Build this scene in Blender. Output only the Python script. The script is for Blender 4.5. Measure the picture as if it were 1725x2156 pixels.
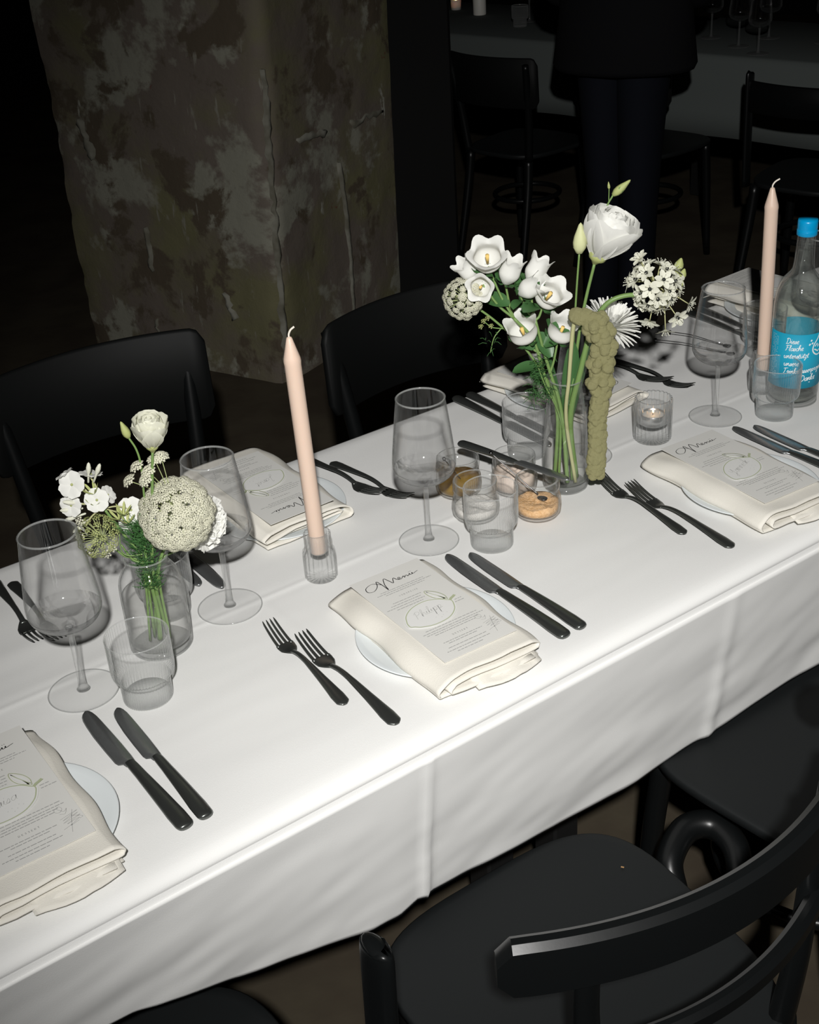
import bpy, math, random
import numpy as np
from mathutils import Vector, Matrix, noise

# ------------------------------------------------------------------ scene, camera, light
for o in list(bpy.data.objects):
    bpy.data.objects.remove(o)
scene = bpy.context.scene
C = scene.collection
PI = math.pi
TZ = 0.75                                   # height of the table top

cam_d = bpy.data.cameras.new('camera')
cam_d.sensor_fit = 'HORIZONTAL'
cam_d.sensor_width = 36.0
cam_d.lens = 2647.57 * 36.0 / 1725.0
cam_d.clip_start = 0.02
cam_d.clip_end = 60
cam = bpy.data.objects.new('camera', cam_d)
C.objects.link(cam)
_r = Vector((0.80582, -0.58900, -0.06108)).normalized()
_f = Vector((0.48949, 0.72060, -0.49105)).normalized()
_u = _r.cross(_f)
cam.matrix_world = Matrix(((_r.x, _u.x, -_f.x, 0.0), (_r.y, _u.y, -_f.y, -0.8978), (_r.z, _u.z, -_f.z, 1.65206), (0, 0, 0, 1)))
scene.camera = cam

world = bpy.data.worlds.new('world')
scene.world = world
world.use_nodes = True
world.node_tree.nodes['Background'].inputs[0].default_value = (0.75, 0.8, 0.9, 1)
world.node_tree.nodes['Background'].inputs[1].default_value = 0.010

# the photographer's flash, held above and a little behind the camera
fl_d = bpy.data.lights.new('camera_flash', 'SPOT')
fl_d.energy = 262.0
fl_d.shadow_soft_size = 0.028
fl_d.spot_size = math.radians(72)
fl_d.spot_blend = 1.0
fl_d.color = (1.0, 0.985, 0.96)
flash = bpy.data.objects.new('camera_flash', fl_d)
C.objects.link(flash)
flash.location = (-0.177, -1.183, 2.075)
flash.rotation_euler = (Vector((1.34, 0.38, 0.75)) - flash.location).to_track_quat('-Z', 'Y').to_euler()

vs = scene.view_settings
vs.view_transform = 'Standard'
vs.look = 'None'
vs.exposure = 0.0
vs.gamma = 1.0
vs.use_curve_mapping = False
scene.cycles.use_denoising = True
scene.cycles.max_bounces = 14
scene.cycles.transparent_max_bounces = 40
scene.cycles.transmission_bounces = 12
scene.cycles.caustics_refractive = False
scene.cycles.caustics_reflective = False
scene.cycles.sample_clamp_indirect = 4.0

# ------------------------------------------------------------------ helpers
rnd = random.Random(7)

def tag(o, label=None, cat=None, group=None, kind=None):
    if label: o['label'] = label
    if cat: o['category'] = cat
    if group: o['group'] = group
    if kind: o['kind'] = kind
    return o

def thing(name, label, cat, loc=(0, 0, 0), rz=0.0, group=None):
    o = bpy.data.objects.new(name, None)
    o.empty_display_size = 0.02
    C.objects.link(o)
    o.location = loc
    o.rotation_euler = (0, 0, rz)
    return tag(o, label, cat, group)

class MB:
    """collects verts and faces of one mesh"""
    def __init__(s): s.v = []; s.f = []
    def add(s, vf, M=None):
        v, f = vf
        b = len(s.v)
        s.v += [tuple(M @ Vector(p)) for p in v] if M is not None else [tuple(p) for p in v]
        s.f += [tuple(i + b for i in q) for q in f]
        return s
    def mesh(s, name, mat, smooth=True):
        me = bpy.data.meshes.new(name)
        me.from_pydata(s.v, [], s.f)
        if smooth: me.polygons.foreach_set('use_smooth', [True] * len(me.polygons))
        if mat: me.materials.append(mat)
        me.validate(); me.update()
        return me
    def build(s, name, mat, parent=None, smooth=True):
        return put(name, s.mesh(name, mat, smooth), parent)

def put(name, me, parent=None, loc=None, rot=None, scale=None, M=None):
    o = bpy.data.objects.new(name, me)
    C.objects.link(o)
    if parent: o.parent = parent
    if M is not None: o.matrix_local = M
    if loc is not None: o.location = loc
    if rot is not None: o.rotation_euler = rot
    if scale is not None: o.scale = scale if hasattr(scale, '__len__') else (scale,) * 3
    return o

def part(name, vf, mat, parent=None, smooth=True):
    return MB().add(vf).build(name, mat, parent, smooth)

def copy_tree(o, parent=None):
    c = o.copy()
    C.objects.link(c)
    c.parent = parent
    for ch in list(o.children):
        copy_tree(ch, c)
    return c

def clone(root, loc, rz, label, group=None):
    c = copy_tree(root)
    c.location = loc
    c.rotation_euler = (0, 0, rz)
    c['label'] = label
    if group: c['group'] = group
    return c

def autosharp(o, ang=35):
    me = o.data
    try:
        me.set_sharp_from_angle(angle=math.radians(ang))
    except Exception:
        pass
    return o

def box(x0, x1, y0, y1, z0, z1):
    v = [(x, y, z) for z in (z0, z1) for y in (y0, y1) for x in (x0, x1)]
    f = [(0, 2, 3, 1), (4, 5, 7, 6), (0, 1, 5, 4), (2, 6, 7, 3), (0, 4, 6, 2), (1, 3, 7, 5)]
    return v, f

def bevel_box(x0, x1, y0, y1, z0, z1, b):
    """box with chamfered edges (every edge)"""
    v = []; f = []
    xs = (x0, x1); ys = (y0, y1); zs = (z0, z1)
    idx = {}
    for i in (0, 1):
        for j in (0, 1):
            for k in (0, 1):
                sx = b if i == 0 else -b; sy = b if j == 0 else -b; sz = b if k == 0 else -b
                for a, p in (('x', (xs[i], ys[j] + sy, zs[k] + sz)), ('y', (xs[i] + sx, ys[j], zs[k] + sz)), ('z', (xs[i] + sx, ys[j] + sy, zs[k]))):
                    idx[i, j, k, a] = len(v); v.append(p)
    g = lambda *q: idx[q]
    for i in (0, 1):
        q = [g(i, 0, 0, 'x'), g(i, 1, 0, 'x'), g(i, 1, 1, 'x'), g(i, 0, 1, 'x')]; f.append(tuple(q if i else q[::-1]))
        q = [g(0, i, 0, 'y'), g(0, i, 1, 'y'), g(1, i, 1, 'y'), g(1, i, 0, 'y')]; f.append(tuple(q if i else q[::-1]))
        q = [g(0, 0, i, 'z'), g(1, 0, i, 'z'), g(1, 1, i, 'z'), g(0, 1, i, 'z')]; f.append(tuple(q if i else q[::-1]))
    for i in (0, 1):
        for j in (0, 1):
            f.append((g(i, j, 0, 'x'), g(i, j, 1, 'x'), g(i, j, 1, 'y'), g(i, j, 0, 'y')))
            f.append((g(i, 0, j, 'x'), g(i, 1, j, 'x'), g(i, 1, j, 'z'), g(i, 0, j, 'z')))
            f.append((g(0, i, j, 'y'), g(1, i, j, 'y'), g(1, i, j, 'z'), g(0, i, j, 'z')))
            for k in (0, 1):
                f.append((g(i, j, k, 'x'), g(i, j, k, 'y'), g(i, j, k, 'z')))
    return v, f

def lathe(prof, n=48, rib=None, cap0=True, cap1=True, ell=1.0):
    """prof: (r, z) from bottom to top; rib(theta, k) multiplies the radius"""
    v = []; f = []
    for k, (r, z) in enumerate(prof):
        for i in range(n):
            t = 2 * PI * i / n
            q = r * (rib(t, k) if rib else 1.0)
            v.append((q * math.cos(t), q * math.sin(t) * ell, z))
    m = len(prof)
    for k in range(m - 1):
        for i in range(n):
            j = (i + 1) % n
            f.append((k * n + i, k * n + j, (k + 1) * n + j, (k + 1) * n + i))
    if cap0 and prof[0][0] > 1e-6:
        v.append((0, 0, prof[0][1])); c = len(v) - 1
        f += [(c, (i + 1) % n, i) for i in range(n)]
    if cap1 and prof[-1][0] > 1e-6:
        v.append((0, 0, prof[-1][1])); c = len(v) - 1; b = (m - 1) * n
        f += [(c, b + i, b + (i + 1) % n) for i in range(n)]
    return v, f

def cr(pts, n=8):
    """Catmull-Rom through points"""
    P = [Vector(p) for p in pts]
    P = [P[0] * 2 - P[1]] + P + [P[-1] * 2 - P[-2]]
    out = []
    for i in range(1, len(P) - 2):
        a, b, c, d = P[i - 1:i + 3]
        for k in range(n):
            t = k / n
            out.append(0.5 * ((2 * b) + (c - a) * t + (2 * a - 5 * b + 4 * c - d) * t * t + (3 * b - a - 3 * c + d) * t ** 3))
    out.append(P[-2])
    return out

def lerp_list(vals, m):
    """resample a list of numbers to m entries"""
    vals = list(vals)
    out = []
    for i in range(m):
        x = i / (m - 1) * (len(vals) - 1)
        k = min(int(x), len(vals) - 2)
        out.append(vals[k] + (vals[k + 1] - vals[k]) * (x - k))
    return out

def tube(path, rad, n=8, up=None, rad2=None, caps=True):
    """sweep an ellipse (rad sideways, rad2 along the local normal) along a path"""
    P = [Vector(p) for p in path]
    m = len(P)
    R = lerp_list(rad, m) if hasattr(rad, '__len__') else [rad] * m
    R2 = R if rad2 is None else (lerp_list(rad2, m) if hasattr(rad2, '__len__') else [rad2] * m)
    T = [(P[min(i + 1, m - 1)] - P[max(i - 1, 0)]).normalized() for i in range(m)]
    if up is None:
        up = Vector((0, 0, 1)) if abs(T[0].z) < 0.9 else Vector((1, 0, 0))
        N = (up - T[0] * up.dot(T[0])).normalized()
        fixed = False
    else:
        up = Vector(up); fixed = True
    v = []; f = []
    for i in range(m):
        if fixed:
            N = (up - T[i] * up.dot(T[i])).normalized()
        else:
            N = (N - T[i] * N.dot(T[i])).normalized()
        B = T[i].cross(N)
        for k in range(n):
            t = 2 * PI * k / n
            v.append(tuple(P[i] + B * (math.cos(t) * R[i]) + N * (math.sin(t) * R2[i])))
    for i in range(m - 1):
        for k in range(n):
            j = (k + 1) % n
            f.append((i * n + k, i * n + j, (i + 1) * n + j, (i + 1) * n + k))
    if caps:
        f.append(tuple(range(n))[::-1])
        f.append(tuple((m - 1) * n + k for k in range(n)))
    return v, f

def ico(r=1.0, sub=1):
    t = (1 + 5 ** 0.5) / 2
    v = [Vector(p).normalized() for p in ((-1, t, 0), (1, t, 0), (-1, -t, 0), (1, -t, 0), (0, -1, t), (0, 1, t), (0, -1, -t), (0, 1, -t), (t, 0, -1), (t, 0, 1), (-t, 0, -1), (-t, 0, 1))]
    f = [(0, 11, 5), (0, 5, 1), (0, 1, 7), (0, 7, 10), (0, 10, 11), (1, 5, 9), (5, 11, 4), (11, 10, 2), (10, 7, 6), (7, 1, 8), (3, 9, 4), (3, 4, 2), (3, 2, 6), (3, 6, 8), (3, 8, 9), (4, 9, 5), (2, 4, 11), (6, 2, 10), (8, 6, 7), (9, 8, 1)]
    for _ in range(sub):
        mid = {}; nf = []
        def m(a, b):
            k = (min(a, b), max(a, b))
            if k not in mid:
                mid[k] = len(v); v.append(((v[a] + v[b]) / 2).normalized())
            return mid[k]
        for a, b, c in f:
            x, y, z = m(a, b), m(b, c), m(c, a)
            nf += [(a, x, z), (b, y, x), (c, z, y), (x, y, z)]
        f = nf
    return [tuple(p * r) for p in v], f

def frame(d, origin=(0, 0, 0), roll=0.0):
    """matrix whose z axis points along d"""
    q = Vector(d).normalized().to_track_quat('Z', 'Y')
    return Matrix.Translation(origin) @ q.to_matrix().to_4x4() @ Matrix.Rotation(roll, 4, 'Z')

def ribbon(strokes, w, mp, taper=False):
    """flat pen strokes: each stroke a list of 2-D points; mp maps (x, y) to 3-D"""
    v = []; f = []
    for st in strokes:
        P = [Vector((p[0], p[1])) for p in st]
        m = len(P)
        if m < 2: continue
        b = len(v)
        for i in range(m):
            t = P[min(i + 1, m - 1)] - P[max(i - 1, 0)]
            if t.length < 1e-9: t = Vector((1, 0))
            t.normalize()
            n = Vector((-t.y, t.x)) * (w * 0.5)
            if taper: n = n * (0.55 + 0.6 * abs(t.y))
            v.append(mp(*(P[i] - n))); v.append(mp(*(P[i] + n)))
        for i in range(m - 1):
            f.append((b + 2 * i, b + 2 * i + 2, b + 2 * i + 3, b + 2 * i + 1))
    return v, f

# ------------------------------------------------------------------ materials
def mat(name, col, rough=0.5, metal=0.0, spec=0.5, bump=None, vary=None, sheen=0.0, coat=0.0, emit=None, trans_mix=0.0, sss=0.0):
    """principled material; bump=(scale, strength), vary=(second colour, noise scale)"""
    m = bpy.data.materials.new(name)
    m.use_nodes = True
    nt = m.node_tree
    p = nt.nodes['Principled BSDF']
    p.inputs['Base Color'].default_value = (*col, 1)
    p.inputs['Roughness'].default_value = rough
    p.inputs['Metallic'].default_value = metal
    p.inputs['Specular IOR Level'].default_value = spec
    p.inputs['Sheen Weight'].default_value = sheen
    p.inputs['Coat Weight'].default_value = coat
    if sss:
        p.inputs['Subsurface Weight'].default_value = sss
        p.inputs['Subsurface Radius'].default_value = (0.01, 0.006, 0.004)
        p.inputs['Subsurface Scale'].default_value = 0.6
    if emit:
        p.inputs['Emission Color'].default_value = (*emit[0], 1)
        p.inputs['Emission Strength'].default_value = emit[1]
    tc = nt.nodes.new('ShaderNodeTexCoord')
    if bump:
        n = nt.nodes.new('ShaderNodeTexNoise')
        n.inputs['Scale'].default_value = bump[0]
        n.inputs['Detail'].default_value = 4
        b = nt.nodes.new('ShaderNodeBump')
        b.inputs['Strength'].default_value = bump[1]
        b.inputs['Distance'].default_value = 0.002
        nt.links.new(tc.outputs['Object'], n.inputs['Vector'])
        nt.links.new(n.outputs['Fac'], b.inputs['Height'])
        nt.links.new(b.outputs['Normal'], p.inputs['Normal'])
    if vary:
        n = nt.nodes.new('ShaderNodeTexNoise')
        n.inputs['Scale'].default_value = vary[1]
        n.inputs['Detail'].default_value = 3
        mx = nt.nodes.new('ShaderNodeMixRGB')
        mx.inputs[1].default_value = (*col, 1)
        mx.inputs[2].default_value = (*vary[0], 1)
        rp = nt.nodes.new('ShaderNodeValToRGB')
        rp.color_ramp.elements[0].position = 0.38
        rp.color_ramp.elements[1].position = 0.62
        nt.links.new(tc.outputs['Object'], n.inputs['Vector'])
        nt.links.new(n.outputs['Fac'], rp.inputs['Fac'])
        nt.links.new(rp.outputs['Color'], mx.inputs[0])
        nt.links.new(mx.outputs[0], p.inputs['Base Color'])
    if trans_mix:
        out = nt.nodes['Material Output']
        t = nt.nodes.new('ShaderNodeBsdfTranslucent')
        t.inputs['Color'].default_value = (*col, 1)
        x = nt.nodes.new('ShaderNodeMixShader')
        x.inputs[0].default_value = trans_mix
        nt.links.new(p.outputs[0], x.inputs[1])
        nt.links.new(t.outputs[0], x.inputs[2])
        nt.links.new(x.outputs[0], out.inputs['Surface'])
    return m

def glass_mat(name, refr=0.0, tint=(0.985, 0.99, 0.985), ior=1.45, rough=0.0, edge=0.9, base=0.045, milk=0.0, power=4.0, redge=0.8, rpow=1.6, milkcol=(0.85, 0.87, 0.86), medge=0.0, mpow=3.0):
    """clear glass: light passes straight through the thin wall or is bent (share refr head-on, redge at grazing); so does the mirror share"""
    m = bpy.data.materials.new(name)
    m.use_nodes = True
    nt = m.node_tree
    nt.nodes.remove(nt.nodes['Principled BSDF'])
    out = nt.nodes['Material Output']
    L = nt.links.new
    tr = nt.nodes.new('ShaderNodeBsdfTransparent')
    tr.inputs[0].default_value = (*tint, 1)
    cur = tr.outputs[0]
    if refr > 0:
        g = nt.nodes.new('ShaderNodeBsdfRefraction')
        g.inputs['Color'].default_value = (*tint, 1)
        g.inputs['IOR'].default_value = ior
        g.inputs['Roughness'].default_value = rough
        x = nt.nodes.new('ShaderNodeMixShader')
        l2 = nt.nodes.new('ShaderNodeLayerWeight'); l2.inputs[0].default_value = 0.5
        p2 = nt.nodes.new('ShaderNodeMath'); p2.operation = 'POWER'; p2.inputs[1].default_value = rpow
        m2 = nt.nodes.new('ShaderNodeMath'); m2.operation = 'MULTIPLY_ADD'
        m2.inputs[1].default_value = redge - refr; m2.inputs[2].default_value = refr
        L(l2.outputs['Facing'], p2.inputs[0]); L(p2.outputs[0], m2.inputs[0]); L(m2.outputs[0], x.inputs[0])
        L(cur, x.inputs[1]); L(g.outputs[0], x.inputs[2])
        cur = x.outputs[0]
    if milk > 0 or medge > 0:
        d = nt.nodes.new('ShaderNodeBsdfDiffuse'); d.inputs[0].default_value = (*milkcol, 1)
        t = nt.nodes.new('ShaderNodeBsdfTranslucent'); t.inputs[0].default_value = (*milkcol, 1)
        y = nt.nodes.new('ShaderNodeMixShader'); y.inputs[0].default_value = 0.4
        L(d.outputs[0], y.inputs[1]); L(t.outputs[0], y.inputs[2])
        x = nt.nodes.new('ShaderNodeMixShader')
        l3 = nt.nodes.new('ShaderNodeLayerWeight'); l3.inputs[0].default_value = 0.5
        p3 = nt.nodes.new('ShaderNodeMath'); p3.operation = 'POWER'; p3.inputs[1].default_value = mpow
        m3 = nt.nodes.new('ShaderNodeMath'); m3.operation = 'MULTIPLY_ADD'
        m3.inputs[1].default_value = max(medge - milk, 0.0); m3.inputs[2].default_value = milk  # medge paints bright grazing edges in place of refracted light
        L(l3.outputs['Facing'], p3.inputs[0]); L(p3.outputs[0], m3.inputs[0]); L(m3.outputs[0], x.inputs[0])
        L(cur, x.inputs[1]); L(y.outputs[0], x.inputs[2])
        cur = x.outputs[0]
    lw = nt.nodes.new('ShaderNodeLayerWeight')
    lw.inputs[0].default_value = 0.5
    pw = nt.nodes.new('ShaderNodeMath'); pw.operation = 'POWER'; pw.inputs[1].default_value = power
    ma = nt.nodes.new('ShaderNodeMath'); ma.operation = 'MULTIPLY_ADD'
    ma.inputs[1].default_value = edge - base; ma.inputs[2].default_value = base
    L(lw.outputs['Facing'], pw.inputs[0]); L(pw.outputs[0], ma.inputs[0])
    gl = nt.nodes.new('ShaderNodeBsdfGlossy')
    gl.inputs['Roughness'].default_value = 0.04
    gl.inputs['Color'].default_value = (1, 1, 1, 1)
    x = nt.nodes.new('ShaderNodeMixShader')
    L(ma.outputs[0], x.inputs[0]); L(cur, x.inputs[1]); L(gl.outputs[0], x.inputs[2])
    L(x.outputs[0], out.inputs['Surface'])
    return m

M_ = {}
M_['cloth'] = mat('white_cotton', (0.78, 0.78, 0.765), 0.92, spec=0.15, bump=(900, 0.12))
M_['cloth_far'] = mat('far_cloth_dimmed', (0.125, 0.14, 0.135), 0.92, spec=0.1, bump=(300, 0.1))  # flash falloff put into the colour: far cloth darkened to grey-green
M_['napkin'] = mat('cream_cotton', (0.71, 0.685, 0.62), 0.92, spec=0.15, bump=(700, 0.2))
M_['card'] = mat('ivory_card', (0.67, 0.665, 0.635), 0.75, spec=0.25)
M_['tagpaper'] = mat('white_paper', (0.72, 0.72, 0.70), 0.75, spec=0.25)
M_['ink'] = mat('black_ink', (0.03, 0.03, 0.03), 0.6)
M_['greyink'] = mat('grey_ink', (0.36, 0.36, 0.35), 0.7)
M_['sage'] = mat('sage_ink', (0.42, 0.46, 0.30), 0.7)
M_['silver_ink'] = mat('pale_script_ink', (0.50, 0.50, 0.48), 0.5)
M_['plate'] = mat('white_porcelain', (0.72, 0.76, 0.77), 0.12, spec=0.5)
M_['steel'] = mat('black_steel', (0.13, 0.138, 0.13), 0.28, metal=0.82)
M_['blade'] = mat('blade_steel', (0.30, 0.31, 0.31), 0.26, metal=0.80)
M_['thinsteel'] = mat('thin_dark_steel', (0.10, 0.10, 0.10), 0.3, metal=1.0)
M_['glass'] = glass_mat('clear_glass', tint=(1, 1, 1), refr=0.004, redge=0.9, rpow=5.0, base=0.024, edge=0.30, power=5.0, medge=0.40, mpow=4.0)
M_['rim'] = glass_mat('glass_rim', tint=(1, 1, 1), base=0.08, edge=0.3, power=2.0, milk=0.26)  # milky share paints the bright line that light makes along the rim
M_['solid'] = glass_mat('solid_glass', tint=(1, 1, 1), refr=0.05, redge=0.8, rpow=2.4, base=0.04, edge=0.35, milk=0.06, medge=0.35)
M_['ribbed'] = glass_mat('ribbed_glass', tint=(1, 1, 1), refr=0.008, redge=0.6, rpow=3.0, base=0.016, edge=0.30, power=2.6, milk=0.06, medge=0.5, mpow=1.8)
M_['bowlbase'] = glass_mat('thick_bowl_glass', tint=(1, 1, 1), refr=0.16, redge=0.9, rpow=1.6, base=0.05, edge=0.35, power=3.0, medge=0.25, mpow=3.0)
M_['jarglass'] = glass_mat('jar_glass', tint=(0.998, 1, 0.998), refr=0.01, redge=0.85, rpow=3.5, base=0.026, edge=0.35, power=4.0, medge=0.35, mpow=4.0)
M_['water'] = glass_mat('clear_water', refr=0.01, redge=0.6, rpow=3.0, ior=1.33, base=0.014, edge=0.3, tint=(1.0, 1.0, 0.995))
M_['bottleglass'] = glass_mat('bottle_glass', refr=0.02, redge=0.85, rpow=2.5, base=0.035, edge=0.6, tint=(0.97, 0.985, 0.975), milk=0.02, medge=0.25, mpow=4.0)
M_['wax'] = mat('blush_wax', (0.68, 0.52, 0.42), 0.42, spec=0.4, sss=0.25)
M_['whitewax'] = mat('white_wax', (0.8, 0.78, 0.72), 0.5, sss=0.2)
M_['wick'] = mat('cotton_wick', (0.72, 0.66, 0.58), 0.9)
M_['flame'] = mat('flame', (1, 0.6, 0.2), 0.5, emit=((1.0, 0.55, 0.2), 14.0))
M_['alu'] = mat('aluminium_cup', (0.7, 0.7, 0.7), 0.3, metal=1.0)
M_['blackwood'] = mat('black_lacquer', (0.0042, 0.0048, 0.005), 0.33, spec=0.35, bump=(60, 0.03))
M_['blackseat'] = mat('black_seat_ply', (0.0095, 0.0108, 0.0112), 0.5, spec=0.2, bump=(60, 0.03))
M_['blackpanel'] = mat('black_panel_ply', (0.004, 0.0045, 0.0045), 0.6, spec=0.2, bump=(60, 0.03))
M_['barewood'] = mat('bare_wood_chip', (0.35, 0.20, 0.08), 0.8)
M_['petal'] = mat('white_petal', (0.84, 0.84, 0.80), 0.6, spec=0.2, trans_mix=0.25)
M_['petal_cream'] = mat('cream_petal', (0.80, 0.80, 0.68), 0.6, spec=0.2, trans_mix=0.25)
M_['lace'] = mat('lace_floret', (0.68, 0.67, 0.53), 0.8, spec=0.1, trans_mix=0.15)
M_['lacegreen'] = mat('lace_green', (0.40, 0.45, 0.22), 0.7, spec=0.2)
M_['budgreen'] = mat('bud_green', (0.42, 0.46, 0.18), 0.55, spec=0.3, trans_mix=0.15)
M_['petal_bud'] = mat('pale_green_bud', (0.62, 0.64, 0.36), 0.55, spec=0.3, trans_mix=0.15)
M_['stem'] = mat('green_stem', (0.16, 0.26, 0.08), 0.45, spec=0.4)
M_['stem_pale'] = mat('pale_stem', (0.42, 0.42, 0.22), 0.5, spec=0.3)
M_['leaf'] = mat('green_leaf', (0.055, 0.14, 0.045), 0.4, spec=0.4, trans_mix=0.12)
M_['fern'] = mat('fern_green', (0.045, 0.13, 0.035), 0.55, spec=0.3)
M_['amaranth'] = mat('amaranth_bobble', (0.58, 0.55, 0.29), 0.85, spec=0.1, vary=((0.47, 0.45, 0.22), 190), bump=(420, 0.9))
M_['pistil'] = mat('yellow_pistil', (0.75, 0.52, 0.16), 0.7)
M_['darkeye'] = mat('dark_ovary', (0.01, 0.012, 0.01), 0.35)
M_['cap'] = mat('cyan_cap', (0.0, 0.30, 0.60), 0.3, spec=0.5)
M_['label'] = mat('cyan_label', (0.012, 0.33, 0.50), 0.55, spec=0.3)
M_['labelwhite'] = mat('white_print', (0.78, 0.83, 0.84), 0.6)
M_['labelpale'] = mat('pale_print', (0.25, 0.52, 0.62), 0.6)
M_['oil'] = glass_mat('olive_oil', refr=0.3, ior=1.46, tint=(0.97, 0.80, 0.28), base=0.03, edge=0.3, milk=0.40, milkcol=(0.80, 0.50, 0.07))
M_['spice'] = mat('orange_spice', (0.82, 0.53, 0.29), 0.95, spec=0.1, bump=(500, 0.9), vary=((0.70, 0.41, 0.19), 260))
M_['butter'] = mat('pale_butter', (0.70, 0.58, 0.50), 0.6, bump=(80, 0.4))
M_['salt'] = mat('flaky_salt', (0.75, 0.72, 0.68), 0.8, bump=(400, 0.7))
M_['denim'] = mat('dark_trousers', (0.006, 0.007, 0.011), 0.85, spec=0.1)
M_['jacket'] = mat('black_jacket', (0.006, 0.006, 0.007), 0.9, spec=0.1)
M_['skin'] = mat('skin', (0.42, 0.27, 0.20), 0.55)
M_['hair'] = mat('dark_hair', (0.02, 0.015, 0.01), 0.6)
M_['shoe'] = mat('black_shoe', (0.008, 0.008, 0.008), 0.4)
M_['floor'] = mat('dark_concrete', (0.075, 0.062, 0.042), 0.85, spec=0.2, vary=((0.055, 0.043, 0.03), 5), bump=(40, 0.3))
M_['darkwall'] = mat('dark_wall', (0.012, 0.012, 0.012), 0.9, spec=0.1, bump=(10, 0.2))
M_['legmetal'] = mat('table_leg_steel', (0.05, 0.05, 0.05), 0.4, metal=0.8)
M_['tabletop'] = mat('table_board', (0.25, 0.17, 0.1), 0.6)

def pillar_mat(name):
    """flaking painted plaster: brown, olive, grey and bare white patches"""
    m = bpy.data.materials.new(name)
    m.use_nodes = True
    nt = m.node_tree
    p = nt.nodes['Principled BSDF']
    p.inputs['Roughness'].default_value = 0.75
    p.inputs['Specular IOR Level'].default_value = 0.2
    L = nt.links.new
    tc = nt.nodes.new('ShaderNodeTexCoord')
    def patch(scale, lo, hi, stretch=(1, 1, 1), detail=6, seed=0.0, dist=0.0):
        mp = nt.nodes.new('ShaderNodeMapping')
        mp.inputs['Scale'].default_value = stretch
        mp.inputs['Location'].default_value = (seed, seed * 1.7, seed * 0.6)
        n = nt.nodes.new('ShaderNodeTexNoise')
        n.inputs['Scale'].default_value = scale
        n.inputs['Detail'].default_value = detail
        n.inputs['Roughness'].default_value = 0.62
        n.inputs['Distortion'].default_value = dist
        r = nt.nodes.new('ShaderNodeValToRGB')
        r.color_ramp.elements[0].position = lo
        r.color_ramp.elements[1].position = hi
        L(tc.outputs['Object'], mp.inputs['Vector'])
        L(mp.outputs[0], n.inputs['Vector']); L(n.outputs['Fac'], r.inputs['Fac'])
        return r.outputs['Color'], n.outputs['Fac']
    def mix(a, b, fac, isnode=True):
        x = nt.nodes.new('ShaderNodeMixRGB')
        if isinstance(a, tuple): x.inputs[1].default_value = (*a, 1)
        else: L(a, x.inputs[1])
        x.inputs[2].default_value = (*b, 1)
        L(fac, x.inputs[0])
        return x.outputs[0]
    c = mix((0.155, 0.130, 0.108), (0.165, 0.155, 0.085), patch(2.2, 0.46, 0.60, seed=1.3, dist=0.2)[0])
    c = mix(c, (0.27, 0.265, 0.215), patch(3.1, 0.52, 0.57, seed=4.1, dist=0.2)[0])
    c = mix(c, (0.10, 0.080, 0.056), patch(4.3, 0.54, 0.59, seed=7.7, dist=0.3)[0])
    c = mix(c, (0.15, 0.045, 0.035), patch(5.2, 0.695, 0.72, seed=2.2)[0])
    c = mix(c, (0.36, 0.36, 0.31), patch(5.5, 0.67, 0.70, (1.6, 1.6, 0.55), seed=9.4, dist=0.2)[0])
    c = mix(c, (0.24, 0.23, 0.19), patch(26, 0.64, 0.70, (1.3, 1.3, 0.25), seed=5.0)[0])
    L(c, p.inputs['Base Color'])
    b = nt.nodes.new('ShaderNodeBump')
    b.inputs['Strength'].default_value = 0.6
    b.inputs['Distance'].default_value = 0.01
    L(patch(9, 0.3, 0.7, seed=3.3, detail=8)[1], b.inputs['Height'])
    L(b.outputs[0], p.inputs['Normal'])
    return m
M_['pillar'] = pillar_mat('flaking_plaster')
M_['plaster'] = mat('bare_plaster', (0.26, 0.255, 0.215), 0.9, spec=0.1, bump=(60, 0.6), vary=((0.15, 0.142, 0.11), 14))

# ------------------------------------------------------------------ the setting
def structure(o): o['kind'] = 'structure'; return o
structure(part('floor', box(-4, 9, -4, 9, -0.05, 0.0), M_['floor'], smooth=False))
structure(part('wall_back', box(-4, 9, 8.6, 8.8, 0.0, 3.6), M_['darkwall'], smooth=False))
structure(part('wall_right', box(8.6, 8.8, -4, 8.6, 0.0, 3.6), M_['darkwall'], smooth=False))
structure(part('wall_left', box(-3.2, -3.0, -3, 8.6, 0.0, 3.6), M_['darkwall'], smooth=False))
structure(part('ceiling', box(-4, 9, -4, 9, 3.6, 3.7), M_['darkwall'], smooth=False))

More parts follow.
